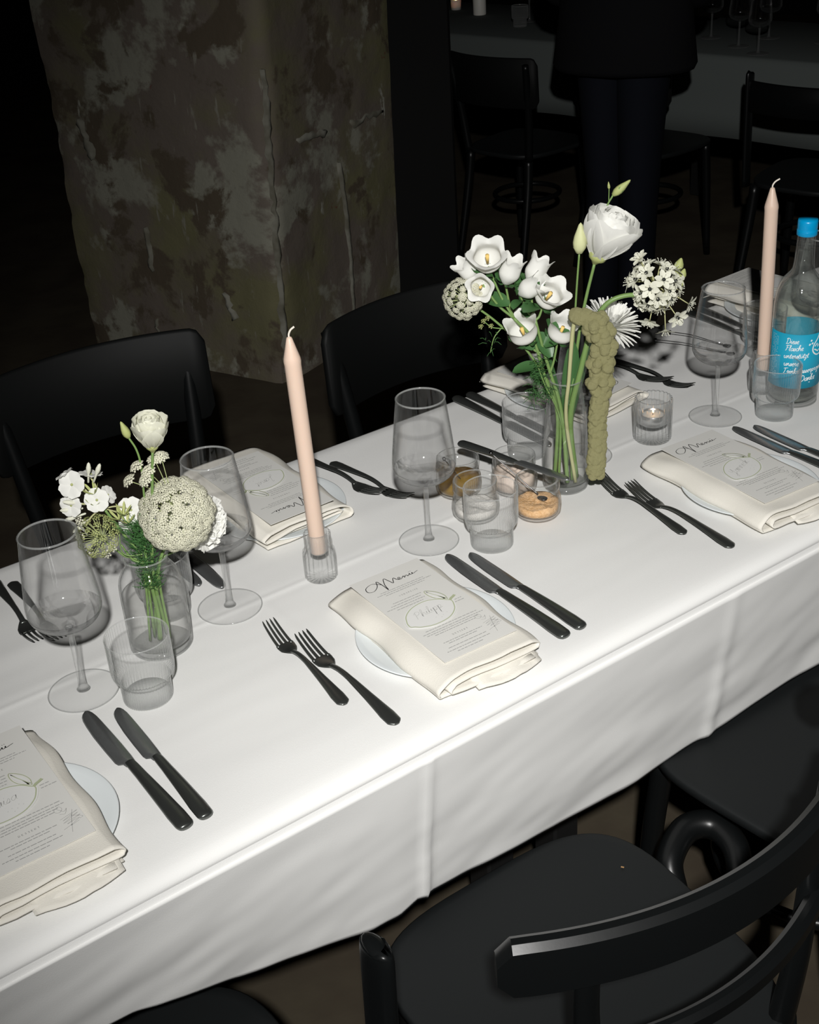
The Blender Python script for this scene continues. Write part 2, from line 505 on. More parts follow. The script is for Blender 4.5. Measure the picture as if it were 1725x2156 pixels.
# plastered pillar: uneven faces, chipped corner
PA = Vector((-0.395, 0.919, 0)); PB = Vector((0.919, 0.395, 0)); P0 = Vector((1.846, 2.485, 0))
def pillar():
    mb = MB()
    la, lb, h = 0.845, 0.735, 3.55
    per = []
    na, nb = 34, 30
    for i in range(na): per.append((P0 + PA * (la * (1 - i / na)), -PB))
    for i in range(nb): per.append((P0 + PB * (lb * i / nb), -PA))
    for i in range(na): per.append((P0 + PB * lb + PA * (la * i / na), PB))
    for i in range(nb): per.append((P0 + PA * la + PB * (lb * (1 - i / nb)), PA))
    nz = 130
    n = len(per)
    for k in range(nz + 1):
        z = h * k / nz
        for i, (p, nn) in enumerate(per):
            q = Vector((p.x * 3, p.y * 3, z * 2.2))
            d = 0.010 * noise.noise(q) + 0.004 * noise.noise(q * 5)
            corner = min(abs(i - na), n) < 2 or i == 0
            if corner:
                e = noise.noise(Vector((7.1, 3.3, z * 6))) * 0.5 + noise.noise(Vector((2.1, 9.3, z * 17))) * 0.4
                d -= max(0.0, e) * 0.030
                if i == na: d -= 0.006
            lean = 0.062 * z if z < 1.6 else 0.099
            if i <= na: p = p + PB * (lean * i / na) 
            elif i <= na + nb: p = p + PB * (lean * (1 - 0.45 * (i - na) / nb))
            p2 = p + nn * d
            if i == na: p2 = p + (PA + PB) * (0.006 - d)
            mb.v.append((p2.x, p2.y, z))
    for k in range(nz):
        for i in range(n):
            j = (i + 1) % n
            mb.f.append((k * n + i, k * n + j, (k + 1) * n + j, (k + 1) * n + i))
    o = mb.build('pillar', M_['pillar'])
    autosharp(o, 40)
    return structure(o)
pil = pillar()
tag(pil, 'broad square pillar of flaking brown and olive painted plaster behind the table')
def strip(name, a, b, w, t, s, zs, jag=0.3, seed=1):
    """raised ragged strip of bare plaster on a pillar face: s(u), z(u) along the face direction a with outward b"""
    rr = random.Random(seed)
    mb = MB()
    m = len(zs)
    for i in range(m):
        c = P0 + a * s[i] + Vector((0, 0, zs[i]))
        tx = Vector((s[min(i + 1, m - 1)] - s[max(i - 1, 0)], zs[min(i + 1, m - 1)] - zs[max(i - 1, 0)], 0)).normalized()
        n2 = a * (-tx.y) + Vector((0, 0, tx.x))
        ww = w * (1 + jag * rr.uniform(-1, 1)) * (0.35 if i in (0, m - 1) else 1)
        for q, hgt in ((-1, -0.012), (-0.6, t), (0.5, t * 0.9), (1, -0.012)):
            mb.v.append(tuple(c + n2 * (q * ww * 0.5) + b * hgt))
    for i in range(m - 1):
        for q in range(3):
            mb.f.append((i * 4 + q, i * 4 + 4 + q, i * 4 + 5 + q, i * 4 + 1 + q))
    mb.f += [(0, 1, 2, 3), ((m - 1) * 4 + 3, (m - 1) * 4 + 2, (m - 1) * 4 + 1, (m - 1) * 4)]
    return mb.build(name, M_['plaster'], pil)
rs = random.Random(3)
nn = 26
strip('plaster_ridge', PB, -PA, 0.022, 0.004, [0.420 + 0.014 * math.sin(PI * i / (nn - 1)) + 0.003 * rs.uniform(-1, 1) for i in range(nn)], [0.06 + 0.57 * i / (nn - 1) for i in range(nn)], 0.25, 2)
strip('plaster_ridge', PB, -PA, 0.022, 0.0028, [0.19 + 0.17 * i / 9 for i in range(10)], [0.752 - 0.012 * i / 9 + 0.008 * rs.uniform(-1, 1) for i in range(10)], 0.6, 5)
strip('plaster_ridge', PB, -PA, 0.026, 0.0028, [0.505 + 0.20 * i / 9 for i in range(10)], [0.738 + 0.010 * rs.uniform(-1, 1) for i in range(10)], 0.6, 6)
strip('plaster_ridge', PB, -PA, 0.016, 0.003, [0.010 + 0.062 * (0.04 + 0.95 * i / 39) + 0.006 * rs.uniform(-1, 1) for i in range(40)], [0.04 + 0.95 * i / 39 for i in range(40)], 0.8, 15)
strip('plaster_ridge', PA, -PB, 0.022, 0.0025, [0.22 - 0.03 * i / 7 + .008 * rs.uniform(-1, 1) for i in range(8)], [0.29 - 0.09 * i / 7 for i in range(8)], 0.6, 9)
strip('plaster_ridge', PA, -PB, 0.014, 0.0022, [0.515 + 0.008 * rs.uniform(-1, 1) for i in range(10)], [0.33 + 0.15 * i / 9 for i in range(10)], 0.7, 11)
strip('plaster_ridge', PA, -PB, 0.014, 0.0022, [0.534 + 0.008 * rs.uniform(-1, 1) for i in range(10)], [0.06 + 0.10 * i / 9 for i in range(10)], 0.7, 12)
strip('plaster_ridge', PA, -PB, 0.026, 0.0025, [0.700 + 0.03 * i / 9 + 0.006 * rs.uniform(-1, 1) for i in range(10)], [0.69 + 0.13 * i / 9 for i in range(10)], 0.7, 13)

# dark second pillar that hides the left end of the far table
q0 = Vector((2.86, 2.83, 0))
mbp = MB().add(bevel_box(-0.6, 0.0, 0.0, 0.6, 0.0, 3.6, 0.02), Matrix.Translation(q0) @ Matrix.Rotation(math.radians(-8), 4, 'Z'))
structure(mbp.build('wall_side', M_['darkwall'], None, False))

# ------------------------------------------------------------------ table and cloth
TX0, TX1, TW = -0.85, 2.65, 0.6976
tb = thing('dining_table', 'long dining table hidden under the white cloth in the foreground', 'table', (0, 0, 0))
part('table_top', bevel_box(TX0 + 0.01, TX1 - 0.01, 0.012, TW - 0.012, 0.705, 0.7335, 0.004), M_['tabletop'], tb, False)
for x in (-0.72, 0.85, 0.98, 2.5):
    for y in (0.2, 0.5):
        part('leg', bevel_box(x - 0.025, x + 0.025, y - 0.025, y + 0.025, 0.0, 0.7055, 0.004), M_['legmetal'], tb, False)

HEM = [(-0.9, 0.60), (0.15, 0.605), (0.238, 0.597), (0.279, 0.584), (0.363, 0.553), (0.443, 0.534), (0.538, 0.509), (0.575, 0.505), (0.605, 0.516), (0.825, 0.493), (0.98, 0.487), (1.32, 0.504), (2.7, 0.50)]
def hem(x):
    for (a, b), (c, d) in zip(HEM, HEM[1:]):
        if x <= c: return b + (d - b) * (x - a) / (c - a)
    return HEM[-1][1]
def gauss(t, s): return math.exp(-(t / s) ** 2)
def tablecloth():
    xs = np.concatenate([np.arange(TX0, 0.0, 0.02), np.arange(0.0, 2.1, 0.0062), np.arange(2.1, TX1 + 0.001, 0.02)])
    ys = np.concatenate([np.arange(0.065, 0.35, 0.009), np.arange(0.35, 0.39, 0.003), np.arange(0.392, TW - 0.02, 0.009)])
    prof = [('d', u) for u in np.linspace(1, 0, 34)]
    edge = [(0.0, -0.026), (-0.0008, -0.0215), (0.0022, -0.0190), (0.0008, -0.0165), (0.0010, -0.0125), (0.0035, -0.0082), (0.0085, -0.0045), (0.016, -0.0021), (0.028, -0.0008), (0.045, -0.0002)]
    rows = len(prof) + len(edge) + len(ys)
    back = [(TW - 0.012, -0.001), (TW - 0.004, -0.004), (TW, -0.010), (TW + 0.002, -0.02), (TW + 0.003, -0.06), (TW + 0.004, -0.12), (TW + 0.005, -0.19), (TW + 0.006, -0.26)]
    V = []; F = []
    for x in xs:
        hz = hem(x) - TZ - 0.030
        # folds left by ironing, running down the drop
        fold = 0.0045 * gauss(x - 0.613, 0.006) + 0.003 * gauss(x - 1.118, 0.012) + 0.003 * gauss(x + 0.2, 0.008)
        for _, u in prof:
            z = -0.026 + (hz + 0.026) * u
            q = Vector((x * 5.0 + z * 3.0, z * 14 - x * 4.0, 3.1))
            w = noise.noise(q) * 0.0045 + noise.noise(q * 2.7) * 0.0016
            w += 0.010 * max(0.0, u - 0.55) * noise.noise(Vector((x * 9, 5.0, z * 3)))
            y = -0.002 + 0.033 * u + w * u ** 0.6 - fold * (0.35 + u) 
            V.append((x, y, TZ + z))
        for (y, z) in edge:
            V.append((x, y + 0.0008 * noise.noise(Vector((x * 4, 1, 1))), TZ + z))
        for y in ys:
            q = Vector((x * 3.2 + 0.5 * y, y * 16, 0.7))
            z = 0.0011 * noise.noise(q) + 0.0004 * noise.noise(q * 3)
            far = max(0.0, (y - 0.37) / 0.33)
            z += 0.0016 * far * (1 - far) * 4 * noise.noise(Vector((x * 2.2, y * 22, 4.4)))
            s = y - 0.369
            z += 0.0008 * gauss(s, 0.0045) + 0.0007 * gauss(s - 0.014, 0.014)
            z += 0.0012 * gauss(x - 0.613, 0.004) * (1 - far) * 0.35
            V.append((x, y, TZ + max(z, -0.0006)))
        for (y, z) in back:
            V.append((x, y + (0.004 * noise.noise(Vector((x * 7, z * 9, 8))) if z < -0.03 else 0), TZ + z))
    R = rows + len(back)
    for i in range(len(xs) - 1):
        for k in range(R - 1):
            F.append((i * R + k, (i + 1) * R + k, (i + 1) * R + k + 1, i * R + k + 1))
    mb = MB(); mb.v = V; mb.f = F
    o = mb.build('tablecloth', M_['cloth'])
    s = o.modifiers.new('thickness', 'SOLIDIFY'); s.thickness = 0.0009; s.offset = -1
    return tag(o, 'white ironed tablecloth over the long dining table in the foreground', 'tablecloth')
tablecloth()

# ------------------------------------------------------------------ stroke lettering
GL = {  # script letters: (advance, strokes); x-height 1, ascender 2, descender -1
 'a': (1.0, [[(.85, .75), (.5, 1), (.1, .55), (.35, 0), (.75, .35), (.85, 1), (.85, .2), (1.0, 0)]]),
 'c': (.8, [[(.75, .8), (.45, 1), (.1, .5), (.4, 0), (.8, .15)]]),
 'e': (.8, [[(.05, .35), (.55, .6), (.6, .95), (.3, .95), (.1, .4), (.4, 0), (.8, .15)]]),
 'h': (1.0, [[(.0, .2), (.45, 1.7), (.35, 2.1), (.15, 1.6), (.1, 0), (.35, .8), (.65, 1), (.75, .3), (1.0, 0)]]),
 'i': (.5, [[(.0, .3), (.2, 1), (.2, .2), (.5, 0)], [(.25, 1.4), (.3, 1.5)]]),
 'j': (.5, [[(.0, .5), (.3, 1), (.3, -.7), (-.05, -1), (.1, -.5), (.5, .1)], [(.35, 1.4), (.4, 1.5)]]),
 'k': (.95, [[(.0, .2), (.4, 1.7), (.25, 2.1), (.1, 1.5), (.1, 0), (.3, .6), (.65, .95), (.35, .55), (.65, .05), (.95, .05)]]),
 'l': (.5, [[(.0, .2), (.4, 1.7), (.28, 2.1), (.12, 1.5), (.15, .2), (.5, 0)]]),
 'n': (1.05, [[(.0, .6), (.15, 1), (.12, 0), (.4, .85), (.65, 1), (.7, .3), (1.05, 0)]]),
 'o': (.9, [[(.6, .95), (.15, .6), (.3, 0), (.75, .4), (.55, 1), (.9, .85)]]),
 'p': (1.0, [[(.0, .5), (.2, 1), (.1, -1), (.2, .6), (.6, 1), (.75, .45), (.3, .05), (1.0, .15)]]),
 'r': (.75, [[(.0, .4), (.2, 1.05), (.5, .9), (.4, .25), (.75, 0)]]),
 's': (.7, [[(.0, .2), (.4, 1), (.55, .35), (.3, 0), (.05, .15), (.7, .1)]]),
 't': (.6, [[(.0, .3), (.35, 1.6), (.2, .3), (.35, 0), (.6, .1)], [(.0, 1.1), (.6, 1.15)]]),
 'u': (1.0, [[(.0, .6), (.15, 1), (.15, .3), (.4, 0), (.7, .4), (.75, 1), (.75, .2), (1.0, 0)]]),
 'ü': (1.0, [[(.0, .6), (.15, 1), (.15, .3), (.4, 0), (.7, .4), (.75, 1), (.75, .2), (1.0, 0)], [(.3, 1.4), (.33, 1.5)], [(.65, 1.4), (.68, 1.5)]]),
 'w': (1.3, [[(.0, .7), (.15, 1), (.2, .1), (.45, .05), (.6, .9), (.65, .1), (.9, .05), (1.1, .95), (1.3, .85)]]),
 'z': (.8, [[(.05, .9), (.6, .95), (.1, .05), (.45, .05), (.35, -.7), (.1, -.8), (.8, .1)]]),
 'D': (1.5, [[(.35, 1.9), (.25, .1), (.05, .05), (.7, 0), (1.3, .7), (1.0, 1.8), (.3, 2.0), (.0, 1.6)]]),
 'F': (1.3, [[(.5, 1.95), (.35, .5), (.1, 0)], [(.0, 1.7), (.3, 1.95), (1.35, 2.05)], [(.3, 1.05), (.95, 1.15)]]),
 'J': (1.0, [[(.3, 1.8), (.7, 2.0), (.55, .2), (.3, -.9), (.0, -.7), (.4, .0), (1.0, .2)]]),
 'L': (1.2, [[(.7, 1.8), (.5, 2.0), (.35, 1.2), (.25, .2), (.0, .05), (.4, .1), (.8, 0), (1.2, .15)]]),
 'P': (1.3, [[(.35, 1.8), (.2, .0)], [(.0, 1.5), (.5, 2.0), (1.1, 1.7), (.9, 1.1), (.3, .95)]]),
 'T': (1.3, [[(.6, 1.9), (.45, .5), (.15, 0)], [(.0, 1.7), (.4, 1.95), (1.4, 2.05)]]),
 'Y': (1.3, [[(.1, 1.9), (.25, 1.1), (.6, 1.0), (1.0, 1.9)], [(1.0, 1.9), (.75, .4), (.3, -.9), (.05, -.6), (.6, .0), (1.3, .3)]]),
 ' ': (.7, []), '.': (.4, [[(.1, 0), (.15, .1)]])}
CAPS = {  # block capitals, height 1
 'V': (.8, [[(0, 1), (.35, 0), (.7, 1)]]), 'O': (.85, [[(.35, 1), (.05, .7), (.05, .3), (.35, 0), (.65, .3), (.65, .7), (.35, 1)]]),
 'R': (.8, [[(0, 0), (0, 1), (.5, .95), (.55, .6), (0, .5), (.6, 0)]]), 'S': (.75, [[(.55, .85), (.2, 1), (.05, .75), (.5, .4), (.5, .1), (.05, .1)]]),
 'P': (.75, [[(0, 0), (0, 1), (.5, .95), (.55, .6), (0, .5)]]), 'E': (.7, [[(.5, 1), (0, 1), (0, 0), (.5, 0)], [(0, .5), (.4, .5)]]),
 'I': (.3, [[(.1, 0), (.1, 1)]]), 'D': (.85, [[(0, 0), (0, 1), (.45, .9), (.65, .5), (.45, .1), (0, 0)]]), 'T': (.75, [[(0, 1), (.6, 1)], [(.3, 1), (.3, 0)]])}
def script(text, size, x0=0.0, y0=0.0, slant=0.25, rot=0.0, table=GL, gap=0.0, smooth=True):
    out = []; x = 0.0
    c, s = math.cos(rot), math.sin(rot)
    for ch in text:
        adv, st = table[ch]
        for k in st:
            pts = [((x + a + slant * b) * size, b * size) for a, b in k]
            if smooth and len(pts) > 2:
                pts = [(p.x, p.y) for p in cr([(a, b, 0) for a, b in pts], 4)]
            out.append([(x0 + a * c - b * s, y0 + a * s + b * c) for a, b in pts])
        x += adv + gap
    return out, x * size
def dashes(lines, rr):
    """small print too fine to read: rows of word-long dashes; lines = (x0, x1, y)"""
    out = []
    for x0, x1, y in lines:
        x = x0
        while x < x1:
            w = rr.uniform(2.0, 6.5)
            e = min(x + w, x1)
            if e - x > 0.8: out.append([(x, y), (e, y)])
            x = e + rr.uniform(0.7, 1.1)
    return out

MENU = [[(p.x, p.y) for p in cr([(a, b, 0) for a, b in st], 7)] for st in (
    [(33, -26), (24, -17), (12, -21), (9.5, -30), (17, -33), (26, -26), (31, -15.5), (33, -28), (33.5, -41), (36, -28), (42, -15.5), (45, -24), (47, -31.5), (51, -24), (53.5, -21.5), (55, -27), (57.5, -29.5),
     (60.5, -26.5), (59, -24.3), (57.3, -27.5), (60, -30), (64, -27), (66, -25.5), (66, -29.5), (69, -26), (70.8, -27), (71, -29.5), (74, -27.5), (75.5, -25.5), (75.5, -28.8), (78, -28.5), (79.3, -25.5), (79.6, -28.6), (83, -27.5), (88, -26)],)]
MENU += [[(76.8, -22.0), (77.2, -21.4)], [(79.2, -21.8), (79.6, -21.2)]]

LEMON = [(p.x, p.y) for p in cr([(8, -124, 0), (10, -118, 0), (17, -106, 0), (32, -96, 0), (52, -93, 0), (68, -99, 0), (77, -108, 0), (80.5, -112, 0), (79, -119, 0), (72, -131, 0), (57, -141, 0), (36, -143, 0), (20, -138, 0), (12.5, -132, 0), (8.2, -129, 0), (8, -124, 0)], 5)]
LEAF = [(p.x, p.y) for p in cr([(79.5, -105.5, 0), (80.5, -96, 0), (76, -84, 0), (66, -74, 0), (64, -84, 0), (68, -96, 0), (78, -106, 0), (79.5, -105.5, 0)], 5)]
STALK = [(79.5, -111), (83, -108), (87, -106.5), (91, -104.5)]

def menu_card(label, loc, rz, name, tilt=(0.0, 0.0), lab2=None, seed=1, tagshift=(0, 0), tagrot=0.0):
    """card local frame: x 0..105 mm, y 0..-212 mm, origin at card centre; lettering lies on top"""
    rr = random.Random(seed)
    W, H = 105.0, 212.0
    def mp(h):
        return lambda x, y: ((x - W / 2) / 1000, (y + H / 2) / 1000, h)
    t = thing('menu_card', label, 'menu', loc, rz, 'menu cards on the napkins')
    t.rotation_euler = (tilt[0], tilt[1], rz)
    nx, ny = 8, 14
    v = []; f = []
    for s in (0, 1):
        for j in range(ny + 1):
            for i in range(nx + 1):
                v.append(((i / nx - .5) * W / 1000, (j / ny - .5) * H / 1000, 0.0 if s == 0 else -0.0006))
    k = (nx + 1) * (ny + 1)
    for j in range(ny):
        for i in range(nx):
            a = j * (nx + 1) + i
            f.append((a, a + 1, a + nx + 2, a + nx + 1)); f.append((k + a, k + a + nx + 1, k + a + nx + 2, k + a + 1))
    for i in range(nx):
        f.append((i, k + i, k + i + 1, i + 1)); b = ny * (nx + 1) + i; f.append((b, b + 1, k + b + 1, k + b))
    for j in range(ny):
        a = j * (nx + 1); f.append((a, a + nx + 1, k + a + nx + 1, k + a)); b = a + nx; f.append((b, k + b, k + b + nx + 1, b + nx + 1))
    part('sheet', (v, f), M_['card'], t, False)
    part('title_lettering', ribbon(MENU, 1.0, mp(0.0004), True), M_['ink'], t, False)
    lines = []
    for y, a, b in ((-43, 22, 84), (-47, 12, 95), (-51, 25, 80), (-72, 18, 62), (-77, 14, 60), (-82, 8, 62), (-87, 16, 58), (-112, 84, 98), (-117, 82, 99), (-148, 14, 92), (-153, 8, 98), (-157, 16, 90), (-161, 22, 84), (-180, 18, 78), (-184, 28, 66), (-192, 22, 72), (-198, 14, 76), (-203, 26, 62)):
        lines.append((a + rr.uniform(-3, 3), b + rr.uniform(-3, 3), y))
    sp = part('small_print', ribbon(dashes(lines, rr), 1.15, mp(0.0003)), M_['greyink'], t, False)
    sp['kind'] = 'stuff'
    heads = script('VORSPEISE', 2.6, 36, -63, 0, table=CAPS, gap=.55, smooth=False)[0] + script('DESSERT', 2.6, 40, -173, 0, table=CAPS, gap=.55, smooth=False)[0]
    part('heading_lettering', ribbon(heads, 0.55, mp(0.0004)), M_['greyink'], t, False)
    # scribbled drawing of a glass beside the dessert lines
    sk = [[(p.x, p.y) for p in cr([(a, b, 0) for a, b in s], 5)] for s in (
        [(83, -158), (88, -156), (90, -161), (86, -165), (82, -162), (84, -157), (90, -166), (94, -163), (90, -170), (85, -168)],
        [(82, -176), (102, -172), (84, -179), (101, -176), (83, -183), (102, -180), (86, -186), (100, -184), (88, -190), (98, -188)],
        [(98, -168), (92, -182), (86, -200)], [(94, -176), (103, -184), (99, -186)], [(80, -192), (90, -189)])]
    part('glass_drawing', ribbon(sk, 0.45, mp(0.0004)), M_['greyink'], t, False)
    # lemon-shaped place card lying on the menu
    p = thing('lemon_place_card', lab2, 'place card', (0, 0, 0), 0, 'lemon place cards on the menus')
    p.rotation_euler = (tilt[0], tilt[1], rz + tagrot)
    off = Matrix.Rotation(rz, 4, 'Z') @ Vector((tagshift[0], tagshift[1], 0))
    p.location = (loc[0] + off.x, loc[1] + off.y, loc[2] + 0.0006)
    def grow(pts, g):
        n = len(pts); out = []
        for i in range(n):
            a = Vector(pts[i - 1]); b = Vector(pts[(i + 1) % n]); d = (b - a)
            if d.length < 1e-6: out.append(pts[i]); continue
            d.normalize(); out.append((pts[i][0] - d.y * g, pts[i][1] + d.x * g))
        return out
    mpp = mp(0)
    for nm, pts in (('fruit_paper', LEMON[:-1]), ('leaf_paper', LEAF[:-1])):
        g = grow(pts, 2.4); n = len(g)
        zz = 0.0 if nm == 'fruit_paper' else 0.00005
        v = [(mpp(*q)[0], mpp(*q)[1], zz) for q in g] + [(mpp(*q)[0], mpp(*q)[1], 0.0006 + zz) for q in g]
        cx = sum(q[0] for q in g) / n; cy = sum(q[1] for q in g) / n
        v += [(*mpp(cx, cy)[:2], zz), (*mpp(cx, cy)[:2], 0.0006 + zz)]
        f = [(i, (i + 1) % n, n + (i + 1) % n, n + i) for i in range(n)]
        f += [(2 * n + 1, n + i, n + (i + 1) % n) for i in range(n)] + [(2 * n, (i + 1) % n, i) for i in range(n)]
        part(nm, (v, f), M_['tagpaper'], p, False)
    mq = mp(0.0009)
    part('fruit_outline', ribbon([LEMON], 1.3, mq), M_['sage'], p, False)
    vein = [(78, -103), (74, -94), (70, -86), (67.5, -80)]
    part('leaf_outline', ribbon([LEAF, vein], 0.9, mq), M_['sage'], p, False)
    part('stalk_mark', ribbon([STALK], 3.6, mp(0.001)), M_['sage'], p, False)
    if name:
        st, w = script(name, 7.2, 0, 0, 0.3)
        st, _ = script(name, 7.2, 44 - w / 2, -119 - 0.06 * w, 0.3, 0.10)
        part('name_lettering', ribbon(st, 0.6, mq), M_['silver_ink'], p, False)
    dots = [[(x, y), (x + 1.0, y + .3)] for x, y in ((44, -131), (49, -129), (54, -132), (50, -135), (57, -127), (61, -130))]
    part('pore_marks', ribbon(dots, 0.8, mq), M_['silver_ink'], p, False)
    return t

# ------------------------------------------------------------------ napkins
def napkin(label, loc, rz, w=0.148, l=0.245, h=0.026, seed=1, flip=False):
    """folded cloth: a rolled strip of several layers, open at both ends; local y towards the card's top"""
    rr = random.Random(seed)
    t = thing('napkin', label, 'napkin', loc, rz, 'folded cream napkins')
    # cross-section of one continuous folded sheet (x, z): outer wrap, then inner plies
    hw = w / 2
    th = 0.0022
    sec = [(hw - 0.004, 0.0012), (0, 0.0010), (-hw + 0.010, 0.0012), (-hw + 0.002, 0.0045), (-hw, 0.010), (-hw + 0.004, h * 0.62), (-hw + 0.016, h * 0.92), (-hw * 0.55, h), (0, h), (hw * 0.75, h * 0.99), (hw - 0.008, h * 0.93), (hw, h * 0.72), (hw - 0.001, h * 0.55), (hw - 0.008, h * 0.47)]
    sec += [(0.02, h * 0.60), (-hw + 0.030, h * 0.66), (-hw + 0.018, h * 0.56), (-hw + 0.014, h * 0.40), (-hw + 0.022, h * 0.30), (0.0, h * 0.28), (hw - 0.014, h * 0.30)]
    S = cr([(a, 0, b) for a, b in sec], 4)
    ny = 36
    mb = MB(); m = len(S)
    o1, o2, o3 = rr.uniform(0, 9), rr.uniform(0, 9), rr.uniform(0, 9)
    for j in range(ny + 1):
        v = j / ny
        y = (v - 0.5) * l
        for i, p in enumerate(S):
            u = i / (m - 1)
            inner = max(0.0, (u - 0.6) / 0.4)
            # the inner plies stick out at the near end
            y2 = y + (-0.010 * inner * (1 - v) if v < 0.5 else -0.012 * inner * v)
            sag = 1.0 - 0.10 * (1 - v) * gauss(v, 0.25) - 0.30 * gauss(1 - v, 0.16)
            q = Vector((p.x * 22 + o1, y * 16 + o2, p.z * 30 + o3))
            wx = 0.0035 * noise.noise(q) + 0.002 * math.sin(y * 60 + o1 + 3 * inner)
            wz = 0.0016 * noise.noise(q + Vector((5, 5, 5))) * (1 if p.z > h * 0.3 else 0.2)
            wz = min(wz, 0.0006) if p.z > h * 0.9 else wz
            mb.v.append((p.x + wx * (1 if p.z > 0.003 else 0.6), y2 + 0.004 * noise.noise(Vector((p.x * 25 + o2, 3, p.z * 40))), max(0.0013, p.z * sag + wz)))
    for j in range(ny):
        for i in range(m - 1):
            mb.f.append((j * m + i, j * m + i + 1, (j + 1) * m + i + 1, (j + 1) * m + i))
    o = mb.build('folded_cloth', M_['napkin'], t)
    s = o.modifiers.new('thickness', 'SOLIDIFY'); s.thickness = 0.0018; s.offset = 0
    # loose corner tucked at the near end
    mb = MB(); a = rr.uniform(-0.01, 0.01)
    n2 = 10
    for j in range(7):
        for i in range(n2 + 1):
            x = -hw * 0.35 + a + (hw * 1.25) * i / n2
            y = -l / 2 - 0.004 - 0.018 * j / 6 * (0.55 + 0.45 * math.sin(PI * i / n2)) + 0.02 * (1 - j / 6)
            z = h * (0.42 - 0.33 * (j / 6) ** 1.5) + 0.002 * math.sin(i * 1.3 + a * 300) * (j / 6)
            mb.v.append((x, y, max(0.003, z)))
    for j in range(6):
        for i in range(n2):
            b = j * (n2 + 1) + i
            mb.f.append((b, b + 1, b + n2 + 2, b + n2 + 1))
    o = mb.build('tucked_corner', M_['napkin'], t)
    s = o.modifiers.new('thickness', 'SOLIDIFY'); s.thickness = 0.0016; s.offset = 0
    return t

# ------------------------------------------------------------------ plates
pl_prof = [(0.0, 0.0012), (0.052, 0.0012), (0.055, 0.0), (0.058, 0.0), (0.060, 0.0018), (0.075, 0.0040), (0.090, 0.0072), (0.0985, 0.0092), (0.0998, 0.0098), (0.0995, 0.0106), (0.0980, 0.0108), (0.090, 0.0092), (0.074, 0.0062), (0.062, 0.0046), (0.0, 0.0046)]
PL = MB().add(lathe(pl_prof, 96)).mesh('plate', M_['plate'])
def plate(label, x, y):
    o = put('plate', PL, None, (x, y, TZ + 0.0013))
    return tag(o, label, 'plate', 'side plates under the napkins')
PLT = 0.0062      # plate surface above the cloth
def setting(x, y, rz, cx, cy, crz, who, words, h=0.026, seed=1, tagrot=0.0, nw=0.148, nl=0.245, ctilt=(0, 0), plate_on=True):
    napkin(words[1], (x, y, TZ + PLT), rz, w=nw, l=nl, h=h, seed=seed)
    menu_card(words[2], (cx, cy, TZ + PLT + h + 0.0020), crz, who, ctilt, words[3], seed, tagrot=tagrot)
R = math.radians
plate('white plate at the lower left edge of the picture', 0.203, 0.150)
plate('white plate with the fully visible menu in the middle of the near row', 0.738, 0.150)
plate('white plate under the napkin at the right of the near row', 1.307, 0.142)
plate('white plate behind the pink candle on the far row', 0.755, 0.555)
plate('white plate behind the ribbed tumbler on the far row', 1.343, 0.585)
plate('white plate behind the water bottle on the far row', 1.900, 0.585)
setting(0.197, 0.163, R(-0.5), 0.2035, 0.178, R(-0.5), 'Luisa', (None, 'cream napkin at the lower left edge, cut by the picture', 'menu card cut off by the left edge of the picture', 'lemon name card on the menu at the left edge'), seed=11, h=0.024)
setting(0.736, 0.158, R(-2.2), 0.744, 0.167, R(-2.2), 'Philipp', (None, 'cream napkin under the complete menu in the middle of the near row', 'menu card lying complete between two forks and two knives', 'lemon name card on the complete menu in the middle of the near row'), seed=21, h=0.025)
setting(1.296, 0.158, R(-4.5), 1.304, 0.166, R(-4.2), 'Yannick', (None, 'cream napkin under the menu at the right edge of the near row', 'menu card at the right edge of the near row', 'lemon name card on the menu at the right edge of the near row'), seed=35, h=0.026, tagrot=R(16))
setting(0.748, 0.585, R(181), 0.744, 0.572, R(180.5), 'Janet', (None, 'thick cream napkin behind the left pink candle', 'upside-down menu card behind the left pink candle', 'upside-down lemon name card behind the left pink candle'), seed=47, h=0.034, tagrot=R(3))
setting(1.335, 0.575, R(186), 1.336, 0.575, R(187), '', (None, 'cream napkin half hidden behind the tall bouquet on the far row', 'menu card in the shadow behind the tall bouquet on the far row', 'lemon name card in the shadow behind the tall bouquet'), seed=52, h=0.026)
setting(1.905, 0.580, R(183), 1.900, 0.590, R(183), '', (None, 'cream napkin behind the right pink candle', 'menu card standing out against the dark behind the right pink candle', 'lemon name card behind the right pink candle'), seed=63, h=0.040)

